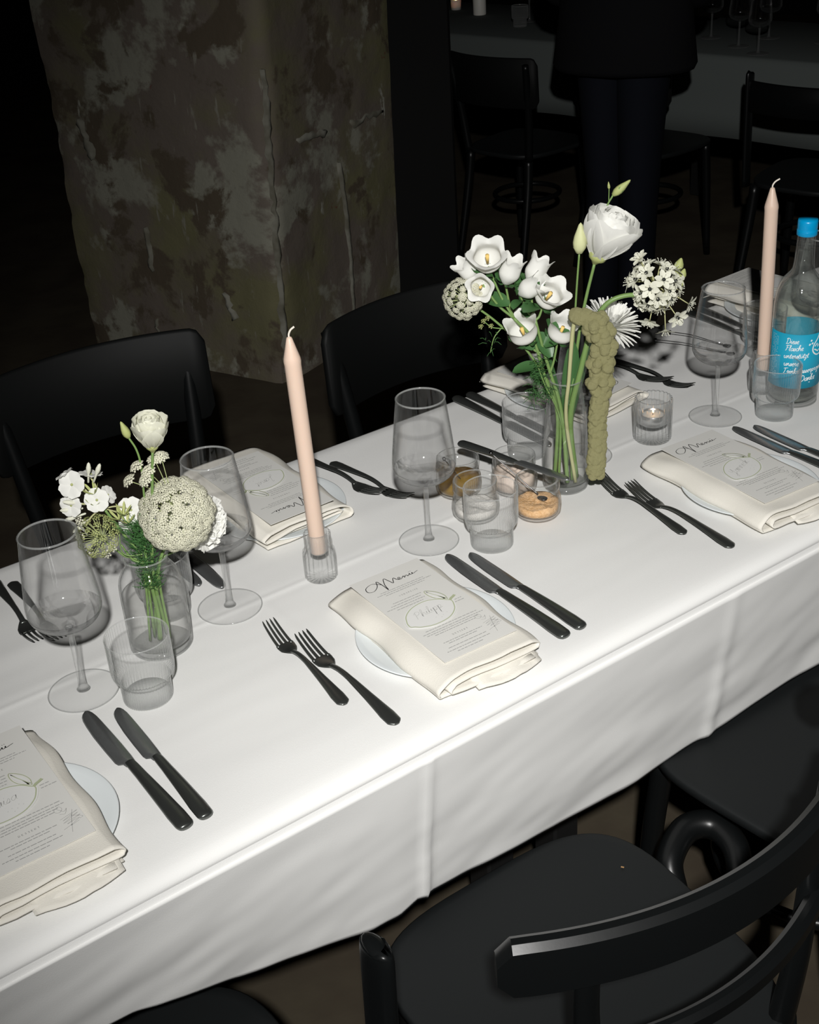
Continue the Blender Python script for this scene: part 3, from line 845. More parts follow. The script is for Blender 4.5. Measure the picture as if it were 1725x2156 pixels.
# ------------------------------------------------------------------ cutlery (tip towards local +y, origin mid-length on the cloth)
def make_knife(L, label):
    t = thing('table_knife', label, 'knife', group='black steel knives')
    s = L / 0.25
    # blade: outline of (y, x_left, x_right), heel step on the left
    out = [(0.004, -0.006, 0.0062), (0.010, -0.0072, 0.0066), (0.0125, -0.0118, 0.0068), (0.018, -0.0132, 0.0072), (0.045, -0.0133, 0.0078), (0.075, -0.0128, 0.0078), (0.098, -0.0112, 0.0076), (0.110, -0.0098, 0.0072), (0.1175, -0.0078, 0.0060), (0.1220, -0.0052, 0.0042), (0.1243, -0.0026, 0.0022), (0.1250, -0.0006, 0.0006)]
    mb = MB()
    for (y, a, b) in out:
        w = b - a
        for fx, hz in ((0.0, 0.0), (0.12, 0.0008), (0.55, 0.0015), (0.95, 0.0013), (1.0, 0.0), (0.9, -0.0012), (0.5, -0.0012), (0.1, -0.0007)):
            mb.v.append(((a + w * fx) * s, y * s, 0.0042 + hz))
    m = len(out)
    for i in range(m - 1):
        for k in range(8):
            j = (k + 1) % 8
            mb.f.append((i * 8 + k, i * 8 + j, (i + 1) * 8 + j, (i + 1) * 8 + k))
    mb.f += [tuple(range(8))[::-1], tuple((m - 1) * 8 + k for k in range(8))]
    mb.build('blade', M_['blade'], t)
    path = cr([(0.0005 * s, y * s, z) for y, z in ((0.010, 0.0044), (0.002, 0.0046), (-0.02, 0.0052), (-0.06, 0.0058), (-0.10, 0.0056), (-0.118, 0.0054), (-0.1235, 0.0053), (-0.1252, 0.0053))], 4)
    part('handle', tube(path, [0.0052 * s, 0.0060 * s, 0.0066 * s, 0.0083 * s, 0.0100 * s, 0.0098 * s, 0.0072 * s, 0.002 * s], 14, (0, 0, 1), [0.0022, 0.0034, 0.0040, 0.0046, 0.0048, 0.0045, 0.0034, 0.001]), M_['steel'], t)
    return t

def make_fork(L, label):
    t = thing('table_fork', label, 'fork', group='black steel forks')
    s = L / 0.20
    path = cr([(0, y * s, z) for y, z in ((0.036, 0.0048), (0.028, 0.0075), (0.015, 0.0105), (-0.005, 0.0115), (-0.045, 0.0088), (-0.080, 0.0058), (-0.094, 0.0046), (-0.0995, 0.0042))], 4)
    part('handle', tube(path, [0.0042 * s, 0.0034 * s, 0.0032 * s, 0.0036 * s, 0.0060 * s, 0.0088 * s, 0.0084 * s, 0.003 * s], 12, (0, 0, 1), [0.0016, 0.0019, 0.0020, 0.0019, 0.0019, 0.0022, 0.0021, 0.0009]), M_['steel'], t)
    hd = cr([(0, y * s, z) for y, z in ((0.031, 0.0062), (0.037, 0.0044), (0.044, 0.0032), (0.052, 0.0034), (0.057, 0.0041))], 4)
    head = part('head', tube(hd, [0.0040 * s, 0.0078 * s, 0.0112 * s, 0.0122 * s, 0.0120 * s], 14, (0, 0, 1), 0.0011), M_['steel'], t)
    for k in range(4):
        x = (k - 1.5) * 0.0062 * s
        pt = cr([(x * (1.0 - 0.04 * q), y * s, z) for q, (y, z) in enumerate(((0.054, 0.0036), (0.068, 0.0062), (0.083, 0.0108), (0.096, 0.0160), (0.100, 0.0178)))], 3)
        part('tine', tube(pt, [0.0021 * s, 0.0019 * s, 0.0016 * s, 0.0012 * s, 0.0005 * s], 6, (0, 0, 1), [0.0011, 0.0011, 0.001, 0.0009, 0.0005]), M_['steel'], head)
    return t
def lay(proto, tip, end, label, z=0.0012):
    """lay a piece of cutlery with its tip and handle end at two points of the cloth"""
    v = Vector(tip) - Vector(end)
    loc = ((tip[0] + end[0]) / 2, (tip[1] + end[1]) / 2, TZ + z)
    rz = math.atan2(v.y, v.x) - PI / 2
    return clone(proto, loc, rz, label)
K1 = make_knife(0.250, 'x'); K2 = make_knife(0.231, 'x')
G1 = make_fork(0.192, 'x'); G2 = make_fork(0.210, 'x')
lay(K1, (0.3343, 0.2928), (0.3373, 0.0419), 'larger knife at the lower left, handle nearest the plate')
lay(K2, (0.3656, 0.2736), (0.3607, 0.0424), 'smaller knife at the lower left, below the ribbed tumbler')
lay(G1, (0.5854, 0.2953), (0.5742, 0.1076), 'smaller fork left of the complete menu, further from the plate')
lay(G2, (0.6030, 0.2460), (0.5991, 0.0395), 'larger fork left of the complete menu, nearer the plate')
lay(K1, (0.8613, 0.2879), (0.8534, 0.0375), 'larger knife right of the complete menu, nearer the plate')
lay(K2, (0.8875, 0.2694), (0.8815, 0.0387), 'smaller knife right of the complete menu, farther from the plate')
lay(G1, (1.1606, 0.3012), (1.1403, 0.1133), 'smaller fork touching the hanging amaranth tip')
lay(G2, (1.1747, 0.2543), (1.1612, 0.0458), 'larger fork left of the right-hand menu')
lay(K1, (1.4395, 0.2901), (1.4310, 0.0402), 'larger knife at the right edge beside the right-hand menu')
lay(K2, (1.4670, 0.2712), (1.4560, 0.0405), 'smaller knife at the right edge below the ribbed tumbler')
lay(G2, (0.3450, 0.4560), (0.3530, 0.6600), 'dark fork cut by the left edge of the picture on the far row')
lay(G1, (0.3655, 0.4410), (0.3720, 0.6300), 'dark fork seen through the leftmost wine glass')
lay(K2, (0.5662, 0.4479), (0.5600, 0.6790), 'dark knife half hidden behind the left bouquet, left of the pair')
lay(K1, (0.5871, 0.4216), (0.5870, 0.6716), 'dark knife behind the stem of the second wine glass')
lay(G2, (0.8904, 0.4783), (0.8700, 0.6830), 'dark fork behind the left pink candle, partly hidden by it')
lay(G1, (0.9124, 0.4407), (0.8960, 0.6290), 'dark fork between the left candle and the third wine glass')
lay(K1, (1.1850, 0.4400), (1.1881, 0.6860), 'dark knife left of the far ribbed tumbler, nearer the camera')
lay(K2, (1.2120, 0.4530), (1.2148, 0.6837), 'dark knife left of the far ribbed tumbler, farther from the camera')
lay(G2, (1.4883, 0.4735), (1.4640, 0.6770), 'dark fork right of the tall bouquet, crossing its neighbour')
lay(G1, (1.4955, 0.4304), (1.4960, 0.6190), 'dark fork right of the tall bouquet above the tealight')
lay(K1, (1.7430, 0.4500), (1.7653, 0.7000), 'dark knife behind the fourth wine glass, nearer the camera')
lay(K2, (1.7690, 0.4600), (1.7930, 0.6900), 'dark knife behind the fourth wine glass, farther from the camera')
for p in (K1, K2, G1, G2):
    for ch in list(p.children):
        for g in list(ch.children): bpy.data.objects.remove(g)
        bpy.data.objects.remove(ch)
    bpy.data.objects.remove(p)

# ------------------------------------------------------------------ glassware
def shell(prof, th):
    """inner profile of a wall of thickness th"""
    out = []
    m = len(prof)
    for i, (r, z) in enumerate(prof):
        a = prof[max(i - 1, 0)]; b = prof[min(i + 1, m - 1)]
        dx, dz = b[0] - a[0], b[1] - a[1]; l = math.hypot(dx, dz) or 1.0
        out.append((max(0.0, r - dz / l * th), z + dx / l * th))
    out[0] = (0.0, out[0][1])
    return out
def make_wine_glass(label):
    t = thing('wine_glass', label, 'wine glass', group='stemmed wine glasses')
    outer = [(0.0, 0.0922), (0.012, 0.0940), (0.022, 0.0970), (0.032, 0.1020), (0.0388, 0.1085), (0.0424, 0.1165), (0.0432, 0.1240), (0.0426, 0.1360), (0.0408, 0.1520), (0.0383, 0.1740), (0.0352, 0.1990), (0.0328, 0.2170), (0.0325, 0.2186)]
    ov = [(max(0.0, p.x), p.z) for p in cr([(a, 0, b) for a, b in outer], 4)]
    inn = shell(ov, 0.0011)
    rimc = [((ov[-1][0] + inn[-1][0]) / 2 + 0.00055 * math.cos(a), ov[-1][1] + 0.00055 * math.sin(a)) for a in (0.5, 1.2, PI / 2, 1.94, 2.64)]
    k0 = min(i for i, q in enumerate(ov) if q[1] > 0.116)
    part('bowl', lathe(ov[k0:] + rimc + inn[k0:][::-1], 72, cap0=False, cap1=False), M_['glass'], t)
    part('bowl_bottom', lathe(ov[:k0 + 1], 72, cap0=False, cap1=False), M_['bowlbase'], t)
    part('bowl_floor', lathe([(r, z + 0.004 * gauss(r, 0.010)) for r, z in inn[:k0 + 1]][::-1], 72, cap0=False, cap1=False), M_['bowlbase'], t)
    part('rim', lathe([(0.0328, 0.2168), (0.0329, 0.2180), (0.0322, 0.2194), (0.0315, 0.2180), (0.0316, 0.2168)], 64, cap0=False, cap1=False), M_['rim'], t)
    part('stem', lathe([(0.0, 0.0035), (0.0080, 0.0038), (0.0066, 0.0060), (0.0052, 0.0095), (0.0044, 0.016), (0.0039, 0.028), (0.0036, 0.050), (0.0036, 0.070), (0.0038, 0.084), (0.0046, 0.0905), (0.0, 0.0918)], 24, cap0=False, cap1=False), M_['solid'], t)
    part('foot', lathe([(0.0, 0.0009), (0.030, 0.0007), (0.0412, 0.0002), (0.0424, 0.0008), (0.0412, 0.0015), (0.030, 0.0022), (0.015, 0.0030), (0.008, 0.0036), (0.0, 0.0036)], 72, cap0=False, cap1=False), M_['glass'], t)
    part('foot_rim', lathe([(0.0408, 0.0004), (0.0420, 0.0003), (0.0425, 0.0009), (0.0420, 0.0015), (0.0408, 0.0014)], 72, cap0=False, cap1=False), M_['rim'], t)
    return t
GZ = TZ + 0.0016
wg = make_wine_glass('leftmost wine glass, standing in front of the left bouquet')
wg.location = (0.3511, 0.3373, GZ)
clone(wg, (0.5744, 0.3795, GZ), 0, 'wine glass just right of the left bouquet')
clone(wg, (0.8699, 0.3393, GZ + .0005), 0, 'wine glass above the complete menu, beside the jars')
clone(wg, (1.4554, 0.3414, GZ), 0, 'wine glass standing alone between the tealight and the bottle')
clone(wg, (1.2060, 0.3830, GZ), 0, 'wine glass hidden behind the tall bouquet and its hanging amaranth')
clone(wg, (1.7680, 0.3900, GZ), 0, 'wine glass cut off by the right edge behind the bottle')

def rib_fn(n, a):
    return lambda th, k: 1.0 + a * abs(math.cos(n * th / 2)) - a
def make_tumbler(label):
    t = thing('ribbed_tumbler', label, 'tumbler', group='ribbed stacking tumblers')
    n = 240
    up = [(0.0300, 0.0325), (0.0345, 0.0345), (0.0366, 0.0385), (0.0373, 0.0450), (0.0375, 0.0880)]
    part('upper_wall', lathe(up, n, rib_fn(60, 0.042), cap0=False, cap1=False), M_['ribbed'], t)
    lo = [(0.0278, 0.0), (0.0292, 0.0012), (0.0296, 0.004), (0.0298, 0.0325)]
    part('lower_wall', lathe(lo, n, rib_fn(60, 0.042), cap0=False, cap1=False), M_['ribbed'], t)
    part('rim', lathe([(0.0366, 0.0876), (0.0372, 0.0873), (0.0377, 0.0882), (0.0374, 0.0892), (0.0368, 0.0890), (0.0366, 0.0876)], 72, cap0=False, cap1=False), M_['rim'], t)
    part('base', lathe([(0.0, 0.001), (0.027, 0.0006), (0.0286, 0.003), (0.027, 0.0075), (0.0, 0.0065)], 60, cap0=False, cap1=False), M_['ribbed'], t)
    return t
tu = make_tumbler('ribbed tumbler at the lower left beside the two knives')
tu.location = (0.4065, 0.2755, GZ)
clone(tu, (0.9305, 0.2740, GZ), 0.3, 'ribbed tumbler in front of the spice jars')
clone(tu, (1.5275, 0.2815, GZ), 0.7, 'ribbed tumbler in front of the water bottle')
clone(tu, (0.5080, 0.4250, GZ), 1.1, 'ribbed tumbler behind the left vase')
clone(tu, (1.1450, 0.4490, GZ), 1.6, 'ribbed tumbler behind the jars, left of the tall vase')
clone(tu, (1.7100, 0.4600, GZ), 2.0, 'ribbed tumbler behind the right pink candle')

# ------------------------------------------------------------------ candles
def make_holder(label):
    t = thing('candle_holder', label, 'candle holder', group='fluted glass candle holders')
    prof = [(0.0, 0.0012), (0.0205, 0.0), (0.0222, 0.002), (0.0226, 0.008), (0.0226, 0.036), (0.0215, 0.042), (0.0190, 0.045), (0.0183, 0.050), (0.0186, 0.066), (0.0180, 0.068), (0.0135, 0.068), (0.0128, 0.066), (0.0122, 0.040), (0.0100, 0.0375), (0.0, 0.037)]
    def rib(th, k): return 1.0 + (0.10 * abs(math.cos(9 * th)) - 0.10 if 1 < k < 10 else 0)
    part('glass_body', lathe(prof, 144, rib, cap0=False, cap1=False), M_['holder'], t)
    return t
M_['holder'] = glass_mat('fluted_glass', tint=(1, 1, 1), refr=0.01, redge=0.7, rpow=2.6, base=0.025, edge=0.32, power=2.6, milk=0.07, medge=0.5, mpow=2.0)
ch = make_holder('fluted glass holder carrying the left pink candle')
ch.location = (0.7060, 0.3630, GZ)
clone(ch, (1.5880, 0.3590, GZ), 0.4, 'fluted glass holder carrying the right pink candle')
def make_candle(label, loc, lean, bend):
    t = thing('taper_candle', label, 'candle', loc, 0, 'blush pink candles')
    r = 0.0106
    prof = [(0.0, 0.0), (r * 0.97, 0.0), (r, 0.002), (r * 1.0, 0.270), (r * 1.04, 0.2745), (r * 0.98, 0.279), (r * 0.62, 0.293), (r * 0.36, 0.3035), (r * 0.26, 0.3055), (0.0, 0.306)]
    ax = Vector((lean[0], lean[1], 1)).normalized()
    M = frame(ax)
    MB().add(lathe(prof, 40, cap0=False, cap1=False), M).build('wax_body', M_['wax'], t)
    tp = ax * 0.304; bx = Vector((bend[0], bend[1], 0))
    wk = cr([tp, tp + Vector((0, 0, 0.005)), tp + bx * 0.35 + Vector((0, 0, 0.0105)), tp + bx + Vector((0, 0, 0.0145))], 5)
    MB().add(tube(wk, [0.0012, 0.0013, 0.0013], 8)).build('wick', M_['wick'], t)
    return t
make_candle('blush pink candle at the left, unlit, in front of the pillar', (0.7060, 0.3630, GZ + 0.0385), (-0.018, 0.013), (0.0062, -0.0045))
make_candle('blush pink candle at the right beside the blue-capped bottle', (1.5880, 0.3590, GZ + 0.0385), (-0.022, 0.016), (0.0085, -0.006))

def tealight():
    t = thing('tealight_holder', 'fluted glass tealight holder right of the tall bouquet', 'candle holder', (1.3255, 0.3555, GZ))
    prof = [(0.0, 0.001), (0.0275, 0.0), (0.0300, 0.003), (0.0302, 0.010), (0.0302, 0.066), (0.0292, 0.070), (0.0262, 0.070), (0.0252, 0.067), (0.0246, 0.030), (0.020, 0.0265), (0.0, 0.026)]
    def rib(th, k): return 1.0 + (0.09 * abs(math.cos(12 * th)) - 0.09 if 1 < k < 6 else 0)
    part('glass_body', lathe(prof, 192, rib, cap0=False, cap1=False), M_['holder'], t)
    c = thing('tealight_candle', 'small lit tealight inside the fluted glass holder', 'candle', (1.3255, 0.3555, GZ + 0.0268))
    part('cup', lathe([(0.0, 0.0), (0.0188, 0.0), (0.0192, 0.016), (0.0188, 0.0165), (0.0182, 0.016), (0.0182, 0.001), (0.0, 0.001)], 40, cap0=False, cap1=False), M_['alu'], c)
    part('wax', lathe([(0.0, 0.0015), (0.0178, 0.0015), (0.0179, 0.0135), (0.016, 0.0140), (0.0, 0.0132)], 36, cap0=False, cap1=False), M_['whitewax'], c)
    part('wick', tube([(0, 0, 0.013), (0.0003, 0, 0.0175)], 0.0006, 6), M_['ink'], c)
    part('flame', lathe([(0.0, 0.0165), (0.0012, 0.0178), (0.0015, 0.0195), (0.0011, 0.0215), (0.0005, 0.0240), (0.0, 0.0255)], 16, cap0=False, cap1=False), M_['flame'], c)
tealight()

# ------------------------------------------------------------------ jars of condiments
def make_jar(label, loc, cat='jar'):
    t = thing('condiment_jar', label, cat, loc, 0, 'small glass condiment jars')
    out = [(0.0, 0.0015), (0.0240, 0.0), (0.0300, 0.0015), (0.0335, 0.007), (0.0345, 0.016), (0.0335, 0.028), (0.0308, 0.036), (0.0296, 0.0395), (0.0300, 0.0420), (0.0318, 0.0435), (0.0322, 0.0475), (0.0316, 0.0500), (0.0318, 0.0560), (0.0312, 0.0580)]
    inn = [(0.0290, 0.0580), (0.0286, 0.0550), (0.0284, 0.0400), (0.0310, 0.0300), (0.0318, 0.0160), (0.0300, 0.0070), (0.0250, 0.0042), (0.0, 0.0040)]
    part('glass_body', lathe(out + inn, 56, cap0=False, cap1=False), M_['jarglass'], t)
    part('rim', lathe([(0.0288, 0.0575), (0.0300, 0.0592), (0.0314, 0.0580), (0.0312, 0.0568)], 56, cap0=False, cap1=False), M_['rim'], t)
    return t
J_oil = (0.9900, 0.4240, GZ); J_sp = (1.0330, 0.2960, GZ); J_bu = (1.0560, 0.3740, GZ); J_sa = (0.9640, 0.3510, GZ)
make_jar('glass jar of golden oil behind the third wine glass', J_oil)
make_jar('glass jar of orange spice nearest the tall vase', J_sp)
make_jar('glass jar of pale butter lying under the crosswise knife', J_bu)
make_jar('glass jar of salt hidden behind the ribbed tumbler', J_sa)
def fill(name, label, cat, loc, prof, mt, kind=None):
    o = part(name, lathe(prof, 44, cap0=False, cap1=False), mt)
    o.location = loc
    return tag(o, label, cat, kind=kind)
fill('oil', 'golden oil filling the lower half of the left jar', 'oil', J_oil, [(0.0, 0.0046), (0.0248, 0.0048), (0.0296, 0.0076), (0.0313, 0.0160), (0.0308, 0.0262), (0.0, 0.0262)], M_['oil'], 'stuff')
def heap(name, label, loc, mt, amp, h, kind, seed):
    n, m = 40, 12
    mb = MB()
    for k in range(m + 1):
        r = 0.0302 * k / m
        for i in range(n):
            a = 2 * PI * i / n
            z = h + amp * (noise.noise(Vector((r * 60 * math.cos(a) + seed, r * 60 * math.sin(a), 1))) + 0.5 * noise.noise(Vector((r * 160 * math.cos(a), r * 160 * math.sin(a), seed))))
            mb.v.append((r * math.cos(a), r * math.sin(a), z))
    base = len(mb.v)
    for (r, z) in ((0.0296, 0.0080), (0.0246, 0.0050), (0.0001, 0.0046)):
        for i in range(n):
            a = 2 * PI * i / n
            mb.v.append((r * math.cos(a), r * math.sin(a), z))
    for k in range(m + 3):
        for i in range(n):
            j = (i + 1) % n
            mb.f.append((k * n + i, k * n + j, (k + 1) * n + j, (k + 1) * n + i))
    o = mb.build(name, mt)
    o.location = loc
    return tag(o, label, name, kind=kind)
heap('spice', 'orange ground spice in the jar nearest the tall vase', J_sp, M_['spice'], 0.0045, 0.020, 'stuff', 3)
heap('butter', 'pale butter in the jar under the crosswise knife', J_bu, M_['butter'], 0.006, 0.030, None, 8)
heap('salt', 'coarse salt in the jar behind the ribbed tumbler', J_sa, M_['salt'], 0.003, 0.018, 'stuff', 5)
# knife resting across the jar rims
kj = make_knife(0.200, 'dark knife lying across the rims of the jars')
a_ = Vector((1.0145, 0.4480, TZ + 0.0600)); b_ = Vector((1.0550, 0.2560, TZ + 0.0600))
kj.location = (a_ + b_) / 2
kj.rotation_euler = (0, 0, math.atan2((b_ - a_).y, (b_ - a_).x) - PI / 2)
def make_spoon(label, bowl, end, lift):
    """thin-handled condiment spoon with a ball at the end; bowl and end in world space"""
    t = thing('condiment_spoon', label, 'spoon', bowl, 0, 'thin condiment spoons')
    d = Vector(end) - Vector(bowl)
    part('handle', tube(cr([(0, 0, 0.001), tuple(d * 0.25 + Vector((0, 0, lift * 0.5))), tuple(d * 0.6 + Vector((0, 0, lift))), tuple(d)], 6), [0.0013, 0.0009, 0.0008, 0.0008], 8), M_['thinsteel'], t)
    o = part('bowl', lathe([(0.0, -0.0030), (0.0045, -0.0024), (0.0072, -0.0006), (0.0078, 0.0014), (0.0070, 0.0008), (0.0042, -0.0012), (0.0, -0.0018)], 20, cap0=False, cap1=False, ell=0.72), M_['thinsteel'], t)
    o.rotation_euler = (0, 0, math.atan2(d.y, d.x)); o.location = tuple(-d.normalized() * 0.008)
    b = part('ball', ico(0.0030, 2), M_['thinsteel'], t); b.location = tuple(d)
    return t
make_spoon('thin spoon stuck in the jar of orange spice', (1.0380, 0.3000, TZ + 0.028), (1.0060, 0.3650, TZ + 0.0820), 0.0)
make_spoon('thin spoon standing in the jar of golden oil', (0.9960, 0.4180, TZ + 0.014), (0.9500, 0.4030, TZ + 0.0780), 0.0)
make_spoon('thin ball-ended spoon lying left of the fourth wine glass', (1.6600, 0.5000, TZ + 0.0060), (1.5920, 0.6080, TZ + 0.0200), 0.004)
make_spoon('thin spoon lying behind the ball-ended one near the fourth wine glass', (1.6850, 0.5300, TZ + 0.0060), (1.6420, 0.6200, TZ + 0.0180), 0.004)

# ------------------------------------------------------------------ water bottle
def bottle():
    t = thing('water_bottle', 'clear glass water bottle with blue screw cap and cyan label', 'bottle', (1.5990, 0.3050, GZ))
    R0 = 0.0405
    out = [(0.0, 0.003), (0.030, 0.0), (0.0375, 0.001), (0.0400, 0.006), (R0, 0.012), (R0, 0.150), (0.0400, 0.170), (0.0375, 0.188), (0.0320, 0.203), (0.0240, 0.213), (0.0180, 0.221), (0.0158, 0.232), (0.0146, 0.255), (0.0138, 0.278), (0.0136, 0.290)]
    ov = [(p.x, p.z) for p in cr([(a, 0, b) for a, b in out], 3)]
    inn = [(0.0110, 0.290), (0.0112, 0.256), (0.0130, 0.232), (0.0155, 0.219), (0.0290, 0.2020), (0.0355, 0.186), (0.0378, 0.169), (0.0382, 0.150), (0.0382, 0.012), (0.034, 0.0065), (0.0, 0.009)]
    part('glass_body', lathe(ov + inn, 56, cap0=False, cap1=False), M_['bottleglass'], t)
    wv = [(0.0, 0.0098), (0.0335, 0.0075), (0.0376, 0.0125), (0.0376, 0.150), (0.0372, 0.169), (0.0348, 0.186), (0.0283, 0.2015), (0.0150, 0.2182), (0.0125, 0.232), (0.0110, 0.252), (0.0, 0.252)]
    part('water', lathe(wv, 48, cap0=False, cap1=False), M_['water'], t)
    def capr(th, k): return 1.0 + (0.02 * math.cos(48 * th) if 1 <= k <= 3 else 0)
    cap = part('screw_cap', lathe([(0.0142, 0.277), (0.0153, 0.278), (0.0154, 0.286), (0.0149, 0.2875), (0.0154, 0.289), (0.0154, 0.299), (0.0146, 0.3025), (0.0, 0.3030)], 144, capr, cap0=False, cap1=False), M_['cap'], t)
    part('seam', lathe([(0.0155, 0.2832), (0.0157, 0.2838), (0.0155, 0.2844)], 60, cap0=False, cap1=False), M_['cap'], cap)
    # label wrapped on the cylinder; angle 0 faces the camera
    A0 = math.atan2(-0.8978 - 0.305, 0 - 1.599)
    RL = R0 + 0.0004
    def wrap(r):
        return lambda x, y: (r * math.cos(A0 + x / RL), r * math.sin(A0 + x / RL), y)
    w0 = wrap(RL)
    mb = MB(); n = 60
    for i in range(n + 1):
        x = -0.052 + 0.20 * i / n
        mb.v += [w0(x, 0.034), w0(x, 0.127)]
    mb.f = [(2 * i, 2 * i + 2, 2 * i + 3, 2 * i + 1) for i in range(n)]
    lab = mb.build('label', M_['label'], t)
    s = lab.modifiers.new('thickness', 'SOLIDIFY'); s.thickness = 0.0003; s.offset = 1
    w1 = (lambda g: (lambda x, y: g(x + 0.0045, y + 0.0095)))(wrap(RL + 0.0007))
    x0 = -0.0205
    def words(txt, x, y, size=0.0046, w=0.0009):
        st, _ = script(txt, size, x, y, 0.25, 0.06)
        st = [[p for p in k] for k in st]
        return ribbon(st, w, w1)
    mb = MB()
    for txt, x, y in (('Diese', x0, 0.1015), ('Flasche', x0 - 0.0005, 0.0895), ('unterstützt', x0 - 0.002, 0.0765), ('unsere', x0 - 0.001, 0.0635), ('Trinkwasserprojekte', x0 - 0.001, 0.0505)):
        mb.add(words(txt, x, y))
    mb.add(words('Danke', x0 + 0.026, 0.0375, 0.0050, 0.0011))
    mb.add(ribbon([[(x0 + 0.026, 0.0325), (x0 + 0.044, 0.0350)]], 0.0010, w1))
    o = mb.build('white_lettering', M_['labelwhite'], lab, False)
    mb = MB()
    rr = random.Random(4)
    for k in range(7):
        mb.add(ribbon([[(-0.049 + 0.0022 * k, 0.112 - q * 0.0026), (-0.0478 + 0.0022 * k, 0.112 - q * 0.0026)] for q in range(28) if rr.random() < 0.75], 0.0016, w1))
    o = mb.build('fine_print', M_['labelpale'], lab, False); o['kind'] = 'stuff'
    # white drop-shaped emblem with three droplets
    drop = [(p.x, p.y) for p in cr([(0.0345, 0.117, 0), (0.031, 0.108, 0), (0.0245, 0.0985, 0), (0.0235, 0.0885, 0), (0.030, 0.0815, 0), (0.038, 0.0815, 0), (0.0445, 0.0885, 0), (0.0435, 0.0985, 0), (0.038, 0.108, 0), (0.0345, 0.117, 0)], 5)]
    mb = MB()
    mb.add(ribbon([drop], 0.0022, w1))
    mb.add(ribbon([[(0.027, 0.0955), (0.031, 0.1), (0.033, 0.094), (0.037, 0.099)], [(0.026, 0.091), (0.034, 0.0865), (0.042, 0.092)]], 0.0022, w1))
    mb.add(ribbon([[(0.0185, 0.1055), (0.0200, 0.1080)], [(0.0205, 0.1005), (0.0225, 0.1030)], [(0.0160, 0.0990), (0.0180, 0.1015)]], 0.0026, w1))
    mb.build('drop_emblem', M_['labelwhite'], lab, False)
bottle()

# ------------------------------------------------------------------ vases
def vase(label, loc, outer, th, water_top):
    t = thing('glass_vase', label, 'vase', loc)
    ov = [(p.x, p.z) for p in cr([(a, 0, b) for a, b in outer], 4)]
    inner = [(max(r - th, 0.001), z) for r, z in ov[::-1] if z > 0.010]
    prof = [(0.0, 0.0025)] + ov + inner + [(ov[2][0] * 0.55, 0.0085), (0.0, 0.0090)]
    part('glass_body', lathe(prof, 64, cap0=False, cap1=False), M_['glass'], t)
    r1, z1 = ov[-1]
    part('rim', lathe([(r1 - th, z1 - 0.001), (r1 - th * 0.5, z1 + 0.0008), (r1 + 0.0002, z1 - 0.001)], 64, cap0=False, cap1=False), M_['rim'], t)
    part('thick_base', lathe([(0.0, 0.0028), (outer[0][0] * 0.9, 0.0012), (outer[1][0] * 0.97, 0.004), (outer[1][0] * 0.85, 0.0078), (0.0, 0.0084)], 48, cap0=False, cap1=False), M_['solid'], t)
    wp = [(0.0, 0.0095), (ov[2][0] * 0.6, 0.0098)] + [(r - th - 0.0004, z) for r, z in ov if 0.0135 < z < water_top] 
    rt = wp[-1][0]
    wp += [(rt, water_top - 0.0006), (rt - 0.002, water_top - 0.001), (0.0, water_top - 0.001)]
    part('water', lathe(wp, 56, cap0=False, cap1=False), M_['water'], t)
    return t
V1 = Vector((0.4670, 0.3610, GZ)); V2 = Vector((1.1190, 0.3310, GZ))
vase('squat clear glass vase of the left bouquet, half full of water', V1, [(0.034, 0.0), (0.0385, 0.004), (0.0392, 0.014), (0.0392, 0.060), (0.0390, 0.088), (0.0372, 0.101), (0.0315, 0.112), (0.0268, 0.119), (0.0262, 0.126), (0.0272, 0.1315)], 0.0018, 0.082)
vase('taller clear glass vase of the right bouquet beside the jars', V2, [(0.030, 0.0), (0.0330, 0.004), (0.0338, 0.015), (0.0325, 0.060), (0.0305, 0.105), (0.0270, 0.135), (0.0240, 0.155), (0.0232, 0.172)], 0.0018, 0.108)

# ------------------------------------------------------------------ flowers
ER = Vector((0.807, -0.590, 0)); ED = Vector((0.590, 0.807, 0)); UPZ = Vector((0, 0, 1))
def at(vz, s, d, z):
    """point beside a vase: s to the right, d away, z height; kept on the sight line when moved in depth"""
    dist = math.hypot(vz.x, vz.y + 0.9)
    return Vector((vz.x, vz.y, 0)) + ER * s + ED * d + UPZ * (z - d * (1.652 - z) / dist)
def dirv(s, d, z): return (ER * s + ED * d + UPZ * z).normalized()

class Flower:
    def __init__(s, name, label, cat, foot, group=None):
        s.foot = Vector(foot)
        s.t = thing(name, label, cat, foot, 0, group)
        s.O = Matrix.Translation(-s.foot)
    def add(s, name, vf, m, M=None, parent=None, smooth=True):
        return MB().add(vf, s.O @ M if M is not None else s.O).build(name, m, parent or s.t, smooth)
    def inst(s, name, me, M, parent=None):
        return put(name, me, parent or s.t, M=s.O @ M)
    def stem(s, pts, r0, r1, m=None, n=8, name='stem', sub=6):
        return s.add(name, tube(cr(pts, sub), [r0, r1], n), m or M_['stem'])

